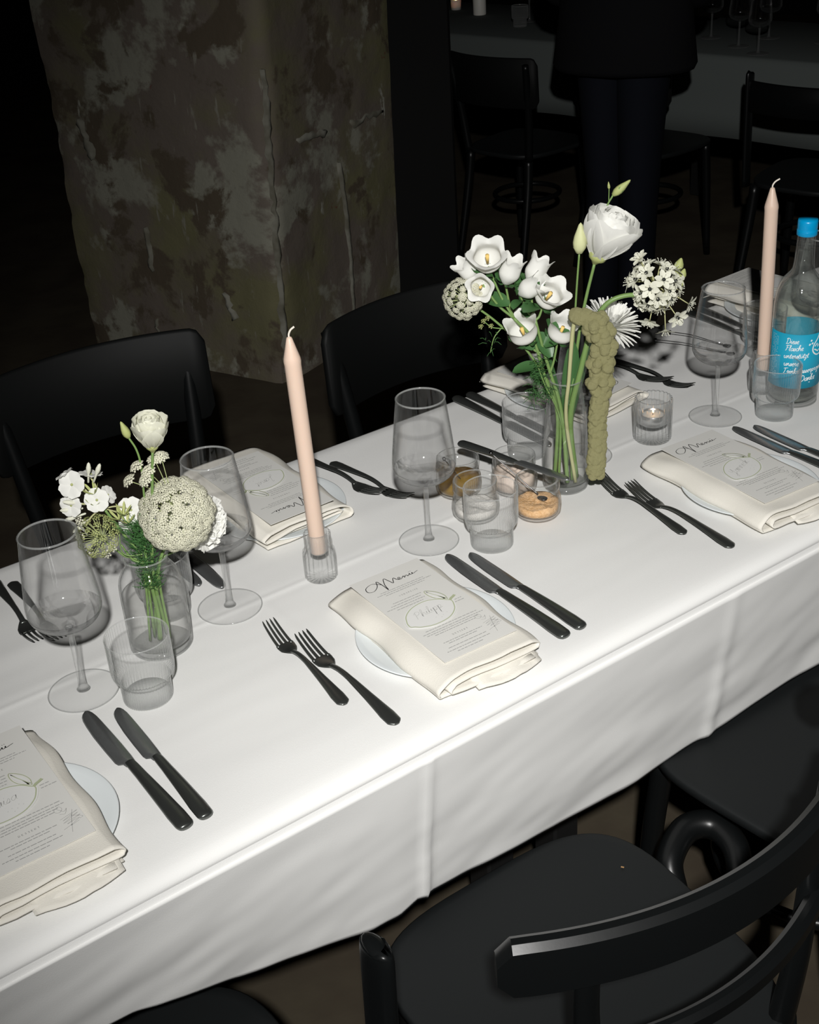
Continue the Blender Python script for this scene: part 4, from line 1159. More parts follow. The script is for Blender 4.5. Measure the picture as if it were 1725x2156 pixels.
def petal(L, W, t0, t1, cup=0.3, ruf=0.0, nu=7, nv=6, base=0.28, ph=0.0, tip=1.0, r0=0.0, peak=0.58):
    v = []; f = []
    x = r0; z = 0.0
    for i in range(nu + 1):
        u = i / nu
        th = t0 + (t1 - t0) * u
        if i:
            x += math.sin(th) * L / nu; z += math.cos(th) * L / nu
        w = W * (base + (1 - base) * math.sin(PI / 2 * u / peak)) if u < peak else W * math.sqrt(max(0.0, 1 - tip * ((u - peak) / (1.003 - peak)) ** 2))
        for j in range(nv + 1):
            a = 2 * j / nv - 1
            off = cup * w * a * a + ruf * u * u * (math.sin(a * 5.5 + ph) + 0.6 * math.sin(a * 11 + 2 * ph))
            v.append((x - math.cos(th) * off, a * w, z + math.sin(th) * off))
    n = nv + 1
    for i in range(nu):
        for j in range(nv):
            f.append((i * n + j, (i + 1) * n + j, (i + 1) * n + j + 1, i * n + j + 1))
    return v, f
def pmesh(name, m, *a, **k):
    return MB().add(petal(*a, **k)).mesh(name, m)
def ring(fl, name, me, M, n, ph=0.0, jit=0.0, rr=None, tiltj=0.0):
    for i in range(n):
        q = Matrix.Rotation(2 * PI * i / n + ph + (rr.uniform(-jit, jit) if rr else 0), 4, 'Z')
        if tiltj and rr: q = q @ Matrix.Rotation(rr.uniform(-tiltj, tiltj), 4, 'Y')
        fl.inst(name, me, M @ q)

def lisianthus(fl, base, ax, H, seed, openness=1.0, mt='petal'):
    """ruffled rose-like bloom of height H on a green calyx"""
    rr = random.Random(seed)
    M = frame(ax, base, rr.uniform(0, 6))
    o = openness
    for k, (n, L, W, t0, t1, ruf, up) in enumerate(((5, 1.12, 0.50, 1.10 * o, 0.05 + 0.30 * o, 0.012, 0.0), (5, 1.10, 0.48, 0.92 * o, 0.05 * o, 0.014, 0.02), (5, 1.02, 0.42, 0.66 * o, -0.05, 0.018, 0.06), (4, 0.92, 0.34, 0.42 * o, -0.10, 0.02, 0.12), (3, 0.80, 0.26, 0.22, -0.15, 0.02, 0.18))):
        me = pmesh('petal', M_[mt], L * H, W * H, t0, t1, cup=0.48, ruf=ruf * H, ph=rr.uniform(0, 6), nu=10, nv=10, base=0.35, tip=0.80)
        ring(fl, 'petal', me, M @ Matrix.Translation((0, 0, up * H)), n, k * 0.63, 0.12, rr, 0.06)
    fl.add('calyx', lathe([(0.0, -0.010), (0.10 * H, -0.012 + 0.01), (0.17 * H, 0.02 * H), (0.20 * H, 0.10 * H), (0.17 * H, 0.16 * H)], 14, cap0=False, cap1=False), M_['budgreen'], M)
    sep = pmesh('sepal', M_['budgreen'], 0.45 * H, 0.05 * H, 0.75, 0.35, cup=0.1, nu=5, nv=2)
    ring(fl, 'sepal', sep, M, 5, 0.3)

def bud(fl, base, ax, L, r, twist=True, mt='budgreen'):
    M = frame(ax, base)
    fl.add('bud', lathe([(0.0, -0.02 * L), (r * 0.45, 0.0), (r * 0.9, 0.18 * L), (r, 0.35 * L), (r * 0.85, 0.55 * L), (r * 0.5, 0.78 * L), (r * 0.28, 0.93 * L), (0.0, L)], 14, (lambda th, k: 1 + 0.06 * math.cos(5 * th + k * 0.5)) if twist else None, cap0=False, cap1=False), M_[mt], M)
    sep = pmesh('sepal', M_['stem'], 0.55 * L, r * 0.28, 0.9, 0.0, cup=0.1, nu=5, nv=2)
    ring(fl, 'sepal', sep, M, 5)

def floret_cluster(R, n, fr, seed, dome=0.55):
    """one umbellet: a small dome of tiny five-petalled florets on rays"""
    rr = random.Random(seed)
    mb = MB()
    for i in range(n):
        a = i * 2.39996; q = math.sqrt((i + 0.5) / n)
        x, y = R * q * math.cos(a), R * q * math.sin(a)
        z = R * dome * (1 - q * q) + rr.uniform(-.06, .06) * R
        ax = Vector((x * 0.8, y * 0.8, R * 0.9)).normalized()
        M = frame(ax, (x, y, z), rr.uniform(0, 6))
        v = [(0, 0, fr * 0.25)]
        for k in range(10):
            t = 2 * PI * k / 10
            rad = fr if k % 2 == 0 else fr * 0.45
            v.append((rad * math.cos(t), rad * math.sin(t), fr * (0.18 * rr.uniform(0, 1) if k % 2 == 0 else -0.15)))
        mb.add((v, [(0, 1 + k, 1 + (k + 1) % 10) for k in range(10)]), M)
    return mb
UMB = [floret_cluster(0.0092, 44, 0.0021, 3).mesh('umbellet', M_['lace']), floret_cluster(0.0080, 36, 0.0020, 8).mesh('umbellet', M_['lace'])]
def umbel(fl, base, ax, Rd, n, seed, bowl=0.75, me=None, depth=1.0, sc=1.0):
    """flat-to-round lace umbel: rays fan out from the base and carry umbellets"""
    rr = random.Random(seed)
    M = frame(ax, base)
    rays = MB()
    for i in range(n):
        a = i * 2.39996 + 0.3; q = math.sqrt((i + 0.6) / n)
        th = q * bowl * PI * 0.62
        p = Vector((Rd * math.sin(th) * math.cos(a), Rd * math.sin(th) * math.sin(a), Rd * depth * (0.35 + 0.65 * math.cos(th)) + rr.uniform(-.09, .09) * Rd))
        axl = Vector((p.x * 0.95, p.y * 0.95, Rd * 0.55 * math.cos(th) + 0.15 * Rd)).normalized()
        s = sc * rr.uniform(0.88, 1.08)
        fl.inst('umbellet', (me or UMB)[i % len(me or UMB)], M @ frame(axl, p, rr.uniform(0, 6)) @ Matrix.Scale(s, 4))
        rays.add(tube(cr([(0, 0, -0.25 * Rd), tuple(p * 0.5 + Vector((0, 0, -0.08 * Rd))), tuple(p)], 3), 0.00045, 4))
    fl.add('rays', (rays.v, rays.f), M_['lacegreen'], M)['kind'] = 'stuff'

# ---- left bouquet
F1 = lambda s, d, z: at(V1, s, d, z)
foot = lambda vz, a, r: Vector((vz.x + r * math.cos(a), vz.y + r * math.sin(a), GZ + 0.0115))
f = Flower('lisianthus', 'white rosette bloom rising highest out of the left bouquet', 'flower', foot(V1, 0.3, 0.010))
f.stem([f.foot, F1(0.006, 0, 0.86), F1(0.018, 0, 0.94), F1(0.026, 0, 0.99), F1(0.0315, 0, 1.022)], 0.0022, 0.0017)
lisianthus(f, F1(0.0318, 0, 1.0255), dirv(0.10, -0.15, 1), 0.040, 5, 0.72, 'petal_cream')
f.stem([F1(0.0065, 0.002, 0.90), F1(0.012, 0.002, 0.97), F1(0.0145, 0.002, 1.005), F1(0.0125, 0.002, 1.025), F1(0.0065, 0.002, 1.040)], 0.0014, 0.0012, name='side_stem')
bud(f, F1(0.0065, 0.002, 1.040), dirv(-0.28, 0, 1), 0.022, 0.0050)

f = Flower('lace_flower', 'large round pale lace umbel in the middle of the left bouquet', 'flower', foot(V1, 1.8, 0.012))
f.stem([f.foot, F1(0.012, 0.0, 0.86), F1(0.028, 0.004, 0.90), F1(0.042, 0.006, 0.930)], 0.0024, 0.0019)
umbel(f, F1(0.046, 0.010, 0.933), dirv(0.06, -0.72, 0.62), 0.041, 72, 4, 0.80)
for s_, d_, z_, dd in ((-0.0020, 0.0, 0.985, (-.5, -.2, .6)), (0.010, 0.0, 1.003, (-.4, -.2, .8)), (0.022, 0.0, 0.996, (-.3, -.4, .8)), (0.030, 0.008, 1.010, (.0, -.3, 1)), (0.038, 0.008, 1.014, (.2, -.3, 1)), (0.017, 0.0, 0.985, (-.4, -.5, .6))):
    p = F1(s_, d_, z_)
    f.inst('umbellet', UMB[0], frame(dirv(*dd), p))
    f.stem([F1(0.042, 0.012, 0.945), F1((s_ + 0.042) / 2, 0.010, (z_ + 0.945) / 2 + 0.006), p], 0.0006, 0.0005, M_['lacegreen'], 5, 'ray')

f = Flower('green_umbel', 'small green half-open umbel left of the left vase neck', 'flower', foot(V1, 3.0, 0.014))
f.stem([f.foot, F1(-0.006, 0, 0.865), F1(-0.026, -0.002, 0.885), F1(-0.042, -0.004, 0.905)], 0.0016, 0.0012)
GU = floret_cluster(0.0050, 12, 0.0016, 5).mesh('green_umbellet', M_['budgreen'])
umbel(f, F1(-0.047, -0.004, 0.912), dirv(-0.15, -0.75, 0.6), 0.024, 42, 6, 0.9, [GU])
UMW = floret_cluster(0.0055, 14, 0.0017, 7).mesh('pale_umbellet', M_['lace'])
for s_, z_ in ((-0.032, 0.896), (-0.060, 0.890), (-0.040, 0.888), (-0.067, 0.915), (-0.063, 0.935)):
    f.inst('umbellet', UMW, frame(dirv(-0.1, -0.8, 0.3), F1(s_, -0.02, z_)))

f = Flower('phlox_sprig', 'sprig of five-petalled white phlox at the left of the left bouquet', 'flower', foot(V1, 2.3, 0.008))
hub = F1(-0.038, 0.0, 0.950)
f.stem([f.foot, F1(-0.004, 0, 0.87), F1(-0.022, 0.002, 0.915), hub], 0.0019, 0.0016)
PHX = pmesh('petal', M_['petal'], 0.0135, 0.0078, 1.25, 1.62, cup=-0.05, ruf=0.0006, nu=6, nv=6, base=0.30, tip=0.7, r0=0.0012)
def phlox(s_, d_, z_, ax, sc=1.0):
    p = F1(s_, d_, z_)
    M = frame(dirv(*ax), p, s_ * 400) @ Matrix.Scale(sc, 4)
    ring(f, 'petal', PHX, M, 5)
    f.add('eye', lathe([(0.0, -0.001), (0.0016, 0.0002), (0.0010, 0.0012), (0.0, 0.0008)], 8, cap0=False, cap1=False), M_['budgreen'], M)
    f.stem([hub, (hub + p) / 2 + Vector((0, 0, 0.004)), p - dirv(*ax) * 0.004], 0.0008, 0.0013, M_['stem_pale'], 6, 'flower_tube')
phlox(-0.0690, -0.002, 0.984, (-.15, -.85, .45), 1.12)
phlox(-0.0430, -0.004, 0.962, (.10, -.9, .4), 1.0)
phlox(-0.0745, -0.004, 0.9565, (-.2, -.9, .25), 0.95)
phlox(-0.0480, 0.010, 0.996, (.15, .2, 1), 0.95)
phlox(-0.0780, 0.008, 0.998, (-.5, .1, .9), 0.8)
phlox(-0.0330, 0.010, 0.968, (.8, -.2, .5), 0.8)
phlox(-0.0100, 0.012, 0.946, (.1, -.9, .4), 1.1)
phlox(-0.0140, 0.016, 0.930, (.0, -.9, .2), 1.0)
phlox(-0.0640, -0.010, 0.926, (-.6, -.3, -.3), 0.9)
PB_ = MB().add(lathe([(0.0, 0.0), (0.0012, 0.001), (0.0014, 0.012), (0.0026, 0.016), (0.0030, 0.020), (0.0018, 0.0255), (0.0, 0.0275)], 10, cap0=False, cap1=False)).mesh('bud', M_['petal_cream'])
for s_, z_, ax in ((-0.062, 0.952, (-1, -.2, .05)), (-0.060, 0.945, (-1, -.1, -.25)), (-0.058, 0.957, (-.9, -.3, .35)), (-0.050, 0.985, (.2, 0, 1)), (-0.056, 0.938, (-.8, -.3, -.5)), (-0.044, 0.985, (.5, 0, 1))):
    f.inst('bud', PB_, frame(dirv(*ax), F1(s_, 0, z_)))
SP = pmesh('leaflet', M_['budgreen'], 0.017, 0.0016, 0.9, 0.5, cup=0.1, nu=5, nv=2)
for k, (s_, z_) in enumerate(((-0.016, 0.940), (-0.022, 0.934), (-0.014, 0.928), (-0.045, 0.970), (-0.048, 0.955))):
    ring(f, 'leaflet', SP, frame(dirv(0.2 * (-1) ** k, -0.3, 1), F1(s_, -0.002, z_)), 6, k)

f = Flower('carnation', 'ruffled white bloom behind the lace umbel of the left bouquet', 'flower', foot(V1, 5.5, 0.012))
f.stem([f.foot, F1(0.012, 0.006, 0.865), F1(0.040, 0.020, 0.890), F1(0.060, 0.030, 0.905)], 0.0018, 0.0016)
rr = random.Random(12)
Mc = frame(dirv(0.55, -0.35, 0.15), F1(0.064, 0.034, 0.924))
for k in range(5):
    me = pmesh('petal', M_['petal'], 0.036 - 0.003 * k, 0.015, 1.45 - 0.28 * k, 1.15 - 0.27 * k, cup=0.05, ruf=0.0018, nu=8, nv=14, base=0.2, tip=0.25, ph=k * 1.1)
    ring(f, 'petal', me, Mc, 8 - (k > 3) * 2, k * 0.4, 0.15, rr, 0.12)

f = Flower('fern_foliage', 'feathery dark green foliage stuffed into the neck of the left vase', 'foliage', foot(V1, 4.0, 0.004))
mb = MB(); rr = random.Random(31)
mainp = [f.foot, F1(0.002, 0, 0.80), F1(0.0, 0, 0.86), F1(0.002, 0, 0.92)]
f.stem(mainp, 0.0035, 0.0015)
for i in range(420):
    z0 = rr.uniform(0.835, 0.925)
    s0 = rr.uniform(-0.012, 0.012) ; d0 = rr.uniform(-0.012, 0.010)
    a = rr.uniform(-1.3, 1.3); l = rr.uniform(0.008, 0.024) * (1.2 if z0 > 0.885 else 0.7)
    p = F1(s0, d0, z0)
    e = p + ER * (math.sin(a) * l) + UPZ * (math.cos(a) * l * 0.9) + ED * rr.uniform(-0.012, 0.006)
    mb.add(tube(cr([p, (p + e) / 2 + ER * rr.uniform(-.003, .003), e], 3), [0.0006, 0.0003], 4))
f.add('needles', (mb.v, mb.f), M_['fern'])['kind'] = 'stuff'
f.add('loose_strand', tube(cr([F1(0.0, -.01, 0.885), F1(-0.016, -.012, 0.884), F1(-0.024, -.012, 0.892), F1(-0.022, -.012, 0.915)], 6), [0.0011, 0.0006], 6), M_['stem'])
f.add('loose_strand', tube(cr([F1(-0.002, -.004, 0.872), F1(-0.014, -.006, 0.878), F1(-0.024, -.008, 0.900)], 6), [0.0022, 0.0010], 6), M_['stem'])

# ---- right bouquet
F2 = lambda s, d, z: at(V2, s, d, z)
f = Flower('lisianthus', 'large white ruffled bloom at the top of the right bouquet', 'flower', foot(V2, 0.8, 0.012))
f.stem([f.foot, F2(0.006, 0.004, 0.86), F2(0.014, 0.004, 0.95), F2(0.026, 0.004, 1.03), F2(0.040, 0.002, 1.094)], 0.0030, 0.0021)
lisianthus(f, F2(0.0415, 0.002, 1.097), dirv(0.42, -0.16, 1), 0.068, 17, 0.82)
f.stem([F2(0.009, 0.004, 0.93), F2(0.0125, 0.004, 1.0), F2(0.0155, 0.002, 1.06), F2(0.0185, 0, 1.1075)], 0.0016, 0.0014, name='side_stem')
bud(f, F2(0.0185, 0, 1.1075), dirv(0.04, 0, 1), 0.042, 0.0098, mt='petal_bud')
f.stem([F2(0.052, 0.010, 1.120), F2(0.056, 0.014, 1.165), F2(0.0645, 0.014, 1.1835)], 0.0013, 0.0012, name='side_stem')
bud(f, F2(0.0645, 0.014, 1.1835), dirv(0.9, 0, 0.75), 0.030, 0.0058)
f.stem([F2(0.0590, 0.014, 1.176), F2(0.0592, 0.014, 1.192)], 0.0007, 0.0006, name='side_stem')
bud(f, F2(0.0592, 0.014, 1.192), dirv(-0.1, 0, 1), 0.010, 0.0019)

f = Flower('lace_flower', 'round pale lace umbel at the far left of the right bouquet', 'flower', foot(V2, 3.2, 0.014))
f.stem([f.foot, F2(-0.010, 0.002, 0.88), F2(-0.050, 0.008, 0.965), F2(-0.095, 0.012, 1.015), F2(-0.128, 0.012, 1.043)], 0.0021, 0.0016)
umbel(f, F2(-0.137, 0.012, 1.052), dirv(-0.35, -0.75, 0.35), 0.0265, 44, 9, 0.9, sc=0.74)
f.stem([F2(-0.085, 0.008, 1.005), F2(-0.102, 0.004, 1.008), F2(-0.112, 0.0, 1.016)], 0.0009, 0.0007, name='side_stem')
for s_, z_ in ((-0.114, 1.018), (-0.108, 1.022), (-0.104, 1.010), (-0.118, 1.010)):
    f.inst('umbellet', GU, frame(dirv(-0.2, -0.5, .8), F2(s_, 0.0, z_)) @ Matrix.Scale(0.8, 4))

# bellflowers: each head a part of one of two sprigs
def bell_mesh(L, R, flare, seed):
    n, m = 40, 14
    v = []; fa = []
    for k in range(m + 1):
        u = k / m
        r = R * (0.30 + 0.70 * math.sin(PI / 2 * min(1, u / 0.42)) - 0.06 * math.sin(PI * max(0, (u - 0.42) / 0.5)) + flare * max(0, (u - 0.72) / 0.28) ** 2)
        for i in range(n):
            t = 2 * PI * i / n
            c = math.cos(5 * t)
            lobe = max(0.0, (u - 0.68) / 0.32)
            rr_ = r * (1 + 0.04 * c * u - 0.05 * (1 - c) * lobe)
            z = L * (u - lobe * 0.20 * (0.5 - 0.5 * c) ** 1.6)
            v.append((rr_ * math.cos(t), rr_ * math.sin(t), z))
    for k in range(m):
        for i in range(n):
            j = (i + 1) % n
            fa.append((k * n + i, k * n + j, (k + 1) * n + j, (k + 1) * n + i))
    v.append((0, 0, 0)); c = len(v) - 1
    fa += [(c, (i + 1) % n, i) for i in range(n)]
    return MB().add((v, fa)).mesh('bell', M_['petal'])
BELLS = [bell_mesh(0.036, 0.0175, 0.16, 1), bell_mesh(0.040, 0.0140, 0.14, 2), bell_mesh(0.033, 0.0165, 0.42, 3)]
SEPB = pmesh('sepal', M_['leaf'], 0.021, 0.0042, 1.75, 0.45, cup=-0.1, nu=6, nv=4, r0=0.004)
def bell(fl, hubp, s_, d_, z_, ax, k, sc=1.0):
    p = F2(s_, d_, z_); a = dirv(*ax)
    b0 = p - a * 0.018 * sc
    M = frame(a, b0, s_ * 300) @ Matrix.Scale(sc, 4)
    b = fl.inst('bell', BELLS[k], M)
    put('pistil', MB().add(tube([(0, 0, 0.008), (0, 0, 0.024)], [0.0016, 0.0024], 8)).mesh('pistil', M_['pistil']), b)
    ring(fl, 'sepal', SEPB, M, 5, 0.2)
    fl.stem([hubp, (hubp + b0) / 2 + Vector((0, 0, -0.006)), b0], 0.0019, 0.0016, M_['stem'], 7, 'side_stem')
f = Flower('bellflower_sprig', 'sprig of white bellflowers reaching up to the left in the right bouquet', 'flower', foot(V2, 2.4, 0.016))
h1 = F2(-0.072, 0.0, 1.020); h2 = F2(-0.045, 0.0, 0.985)
f.stem([f.foot, F2(-0.012, 0, 0.87), F2(-0.030, 0, 0.93), h2, h1], 0.0030, 0.0022)
bell(f, h1, -0.106, -0.004, 1.108, (-.05, -.62, .75), 2, 1.18)
bell(f, h1, -0.133, 0.008, 1.092, (-.6, -.2, .7), 1, 0.9)
bell(f, h1, -0.076, 0.000, 1.087, (.35, -.15, 1), 1, 1.05)
bell(f, h1, -0.1165, -0.014, 1.068, (-.2, -.95, .15), 2, 0.86)
f = Flower('bellflower_sprig', 'sprig of white bellflowers at the heart of the right bouquet', 'flower', foot(V2, 4.2, 0.012))
h3 = F2(-0.030, 0.0, 0.965); h4 = F2(-0.022, 0.0, 0.935)
f.stem([f.foot, F2(-0.006, -.004, 0.87), h4, h3, F2(-0.042, -.002, 1.015)], 0.0032, 0.0020)
bell(f, F2(-0.042, -.002, 1.015), -0.040, 0.006, 1.086, (.5, .1, .9), 1, 1.05)
bell(f, F2(-0.042, -.002, 1.015), -0.050, -0.010, 1.062, (.75, -.3, .45), 1, 1.0)
bell(f, F2(-0.042, -.002, 1.015), -0.0235, -0.010, 1.050, (.35, -.55, .75), 2, 1.12)
bell(f, h3, -0.0605, -0.008, 1.000, (-.25, -.45, .85), 0, 1.15)
bell(f, h4, -0.0060, -0.006, 0.998, (.25, -.35, .9), 0, 1.10)

LEAFB = pmesh('leaf', M_['leaf'], 0.042, 0.0115, 0.9, 1.5, cup=0.25, nu=9, nv=6, tip=1.0, peak=0.42)
LEAFS = pmesh('leaf', M_['leaf'], 0.030, 0.0085, 0.7, 1.7, cup=0.25, nu=8, nv=6, peak=0.42)
rr = random.Random(77)
for k, (s_, d_, z_, ax, rl) in enumerate(((-0.052, -.004, 1.020, (-.3, -.2, 1), 2.6), (-0.040, -.006, 1.035, (.2, -.4, 1), 3.6), (-0.030, -.006, 0.975, (.1, -.5, 1), 0.3), (-0.016, -.006, 0.990, (.3, -.3, 1), 1.2), (-0.045, -.004, 0.972, (-.4, -.2, .6), 3.0), (-0.022, -.008, 0.958, (0, -.5, .8), 2.0), (-0.060, -.004, 1.045, (-.3, -.3, .9), 5.0), (-0.078, -.004, 1.040, (-.5, -.3, .7), 3.4), (-0.034, .006, 0.945, (-.4, -.3, .8), 4.1), (-0.012, .004, 0.950, (.2, .1, 1), 1.0), (-0.066, -.002, 1.055, (.4, -.3, .9), 0.2), (-0.024, -.004, 1.022, (.6, -.3, .8), 0.8), (-0.030, .002, 0.930, (-.9, -.3, .3), 3.3), (-0.018, .008, 0.935, (.3, .3, .8), 0.0))):
    f.inst('leaf', LEAFB if k % 3 else LEAFS, frame(dirv(*ax), F2(s_, d_, z_), rl))

f = Flower('broad_leaf_foliage', 'dark broad leaves standing in the neck of the tall vase', 'foliage', foot(V2, 0.0, 0.006))
for k, (s0, s1, z1, d_, w) in enumerate(((0.004, 0.012, 0.985, 0.010, 0.012), (0.010, 0.030, 1.000, 0.012, 0.011), (-0.006, -0.018, 0.975, 0.012, 0.010))):
    p0 = F2(s0 * 0.4, d_ * 0.5, 0.835); p1 = F2(s1, d_, z1)
    f.inst('leaf', pmesh('leaf', M_['leaf'], (p1 - p0).length, w, 0.05, 0.12, cup=0.3, nu=10, nv=6, base=0.35), frame(p1 - p0, p0, 2.6 + k))
mb = MB(); rr = random.Random(5)
for i in range(240):
    c = rr.choice((F2(-0.040, -.012, 0.925), F2(-0.047, -.012, 0.905), F2(-0.036, -.010, 0.945), F2(-0.105, 0.0, 0.985), F2(-0.03, -.01, 0.905)))
    p = c + Vector((rr.gauss(0, .005), rr.gauss(0, .005), rr.gauss(0, .008)))
    if (c - F2(-0.105, 0.0, 0.985)).length < 0.001 and i % 3: continue
    e = p + Vector((rr.uniform(-1, 1), rr.uniform(-1, 1), rr.uniform(-.8, .8))) * 0.012
    mb.add(tube([p, (p + e) / 2 + Vector((0, 0, .002)), e], [0.0005, 0.0003], 4))
f.add('feathery_leaf', (mb.v, mb.f), M_['fern'])['kind'] = 'stuff'
f.stem([f.foot, F2(-0.008, -.008, 0.86), F2(-0.030, -.010, 0.915), F2(-0.040, -.012, 0.945)], 0.0015, 0.0008)
f.stem([F2(-0.090, 0.008, 1.005), F2(-0.100, 0.004, 0.992), F2(-0.106, 0.0, 0.970)], 0.0009, 0.0006, name='side_stem')

f = Flower('white_aster', 'white many-petalled aster facing right behind the curved green stem', 'flower', foot(V2, 5.2, 0.010))
f.stem([f.foot, F2(0.010, 0.004, 0.87), F2(0.026, 0.008, 0.95), F2(0.060, 0.012, 0.994)], 0.0026, 0.0022)
rr = random.Random(21)
Ma = frame(dirv(0.32, -0.22, 0.9), F2(0.060, 0.012, 0.996))
for k, (n, L, t0, t1) in enumerate(((32, 0.046, 1.20, 1.60), (30, 0.046, 0.95, 1.20), (26, 0.044, 0.70, 0.85), (20, 0.040, 0.45, 0.5), (12, 0.034, 0.2, 0.25))):
    me = pmesh('petal', M_['petal'], L, 0.0026, t0, t1, cup=0.35, nu=6, nv=2, base=0.5, tip=0.85, peak=0.7, r0=0.002)
    ring(f, 'petal', me, Ma, n, k * 0.11, 0.05, rr, 0.09)
f.add('calyx', lathe([(0.0, -0.010), (0.006, -0.006), (0.011, 0.0), (0.012, 0.005), (0.0, 0.006)], 16, cap0=False, cap1=False), M_['leaf'], Ma)

f = Flower('star_cluster_flower', 'cluster of dark-eyed cream stars on a curved stem, far right of bouquet', 'flower', foot(V2, 5.9, 0.016))
f.stem([f.foot, F2(0.006, -.006, 0.86), F2(0.020, -.010, 0.935), F2(0.034, -.012, 0.995), F2(0.052, -.014, 1.030), F2(0.078, -.014, 1.043), F2(0.118, -.012, 1.042)], 0.0046, 0.0030, n=10)
STP = pmesh('petal', M_['petal_cream'], 0.0140, 0.0042, 1.1, 1.45, cup=0.2, nu=5, nv=4, base=0.45, tip=1.0, peak=0.5, r0=0.0008)
EYE = MB().add(ico(0.0027, 1)).mesh('eye', M_['darkeye'])
STM = MB()
for k in range(6):
    t = 2 * PI * k / 6 + 0.5
    STM.add(tube([(0.001 * math.cos(t), 0.001 * math.sin(t), 0), (0.0055 * math.cos(t), 0.0055 * math.sin(t), 0.008)], [0.0004, 0.0003], 4)).add(ico(0.0007, 0), Matrix.Translation((0.0055 * math.cos(t), 0.0055 * math.sin(t), 0.008)))
STAMEN = STM.mesh('stamens', M_['petal_cream'])
def star(p, ax, sc=1.0, eye=True, orig=None):
    M = frame(ax, p, rr.uniform(0, 6)) @ Matrix.Scale(sc, 4)
    ring(f, 'petal', STP, M, 6, 0, 0.08, rr, 0.12)
    if eye: f.inst('eye', EYE, M @ Matrix.Translation((0, 0, 0.002)))
    f.inst('stamens', STAMEN, M)
    if orig is not None:
        f.stem([orig, (orig + p) / 2 + Vector((0, 0, .003)), p], 0.0010, 0.0008, M_['stem_pale'], 5, 'pedicel', 3)
rr = random.Random(55)
cc = F2(0.122, -0.010, 1.056)
for i in range(30):
    z = 1 - 2 * (i + 0.5) / 30
    a = i * 2.39996
    dd = Vector((math.sqrt(1 - z * z) * math.cos(a), math.sqrt(1 - z * z) * math.sin(a), z))
    if dd.dot(ED) > 0.55: continue
    p = cc + dd * rr.uniform(0.026, 0.036)
    star(p, dd + UPZ * 0.1, rr.uniform(0.9, 1.1), True, cc + dd * 0.004)
star(F2(0.136, -.016, 0.9900), dirv(0, -.45, -.9), 1.0, False, F2(0.133, -.014, 1.030))
star(F2(0.113, -.020, 1.004), dirv(-.3, -.6, -.6), 1.05, False, F2(0.122, -.012, 1.040))
star(F2(0.166, -.016, 1.026), dirv(.7, -.5, -.3), 1.0, True, F2(0.130, -.012, 1.045))
star(F2(0.150, -.022, 1.008), dirv(.3, -.8, -.3), 1.1, True, F2(0.126, -.012, 1.040))
star(F2(0.098, -.014, 1.094), dirv(-.5, -.2, .8), 0.95, False, F2(0.112, -.012, 1.060))
for s_, z_, sc in ((0.152, 1.084, 1.0), (0.158, 1.072, .8), (0.156, 1.060, .7), (0.150, 1.078, .7)):
    bud(f, F2(s_, 0.0, z_ - 0.008), dirv(.3, 0, 1), 0.017 * sc, 0.0066 * sc, False)

f = Flower('hanging_amaranth', 'drooping yellow-green amaranth tassel hanging in front of the tall vase', 'flower', foot(V2, 4.9, 0.018))
f.stem([f.foot, F2(-0.001, -.016, 0.86), F2(0.002, -.024, 0.922), F2(0.006, -.030, 0.99), F2(0.009, -.032, 1.012)], 0.0027, 0.0030, M_['stem_pale'], 8)
spine = cr([F2(0.008, -.034, 1.018), F2(0.022, -.040, 1.016), F2(0.036, -.044, 1.004), F2(0.045, -.046, 0.985), F2(0.048, -.046, 0.960), F2(0.042, -.046, 0.930), F2(0.044, -.048, 0.900), F2(0.040, -.050, 0.870), F2(0.0395, -.052, 0.830), F2(0.038, -.054, 0.800), F2(0.0365, -.056, 0.768)], 8)
def bobble(seed):
    v, fa = ico(1.0, 3)
    out = []
    for p in v:
        P = Vector(p)
        d = 1 + 0.10 * noise.noise(P * 3 + Vector((seed, 0, 0)))
        c = noise.voronoi(P * 3.4 + Vector((seed * 3.0, 1, 2)))[0][0]
        d += 0.16 * (0.5 - c)
        out.append(tuple(P * d))
    return MB().add((out, fa)).mesh('bobble', M_['amaranth'])
BOB = [bobble(k) for k in (1.0, 2.7, 5.1)]
rr = random.Random(9)
tot = len(spine)
def bob(p, r, k):
    f.inst('bobble', BOB[k % 3], Matrix.Translation(p) @ Matrix.Rotation(rr.uniform(0, 6), 4, 'X') @ Matrix.Rotation(rr.uniform(0, 6), 4, 'Z') @ Matrix.Diagonal((r, r, r * 1.05, 1)))
for i in range(tot):
    u = i / (tot - 1)
    rad = 0.0062 if u > 0.60 else (0.0040 if u < 0.14 else 0.0105 + 0.004 * math.sin(i * 0.9))
    for k in range(3):
        a = i * 1.1 + k * 2.1 + rr.uniform(-.3, .3)
        T = (spine[min(i + 1, tot - 1)] - spine[max(i - 1, 0)]).normalized()
        e1 = T.cross(ED).normalized(); e2 = T.cross(e1)
        bob(spine[i] + e1 * (rad * math.cos(a)) + e2 * (0.7 * rad * math.sin(a)) + Vector((0, 0, rr.uniform(-.002, .002))), rr.uniform(0.0068, 0.0084), i + k)

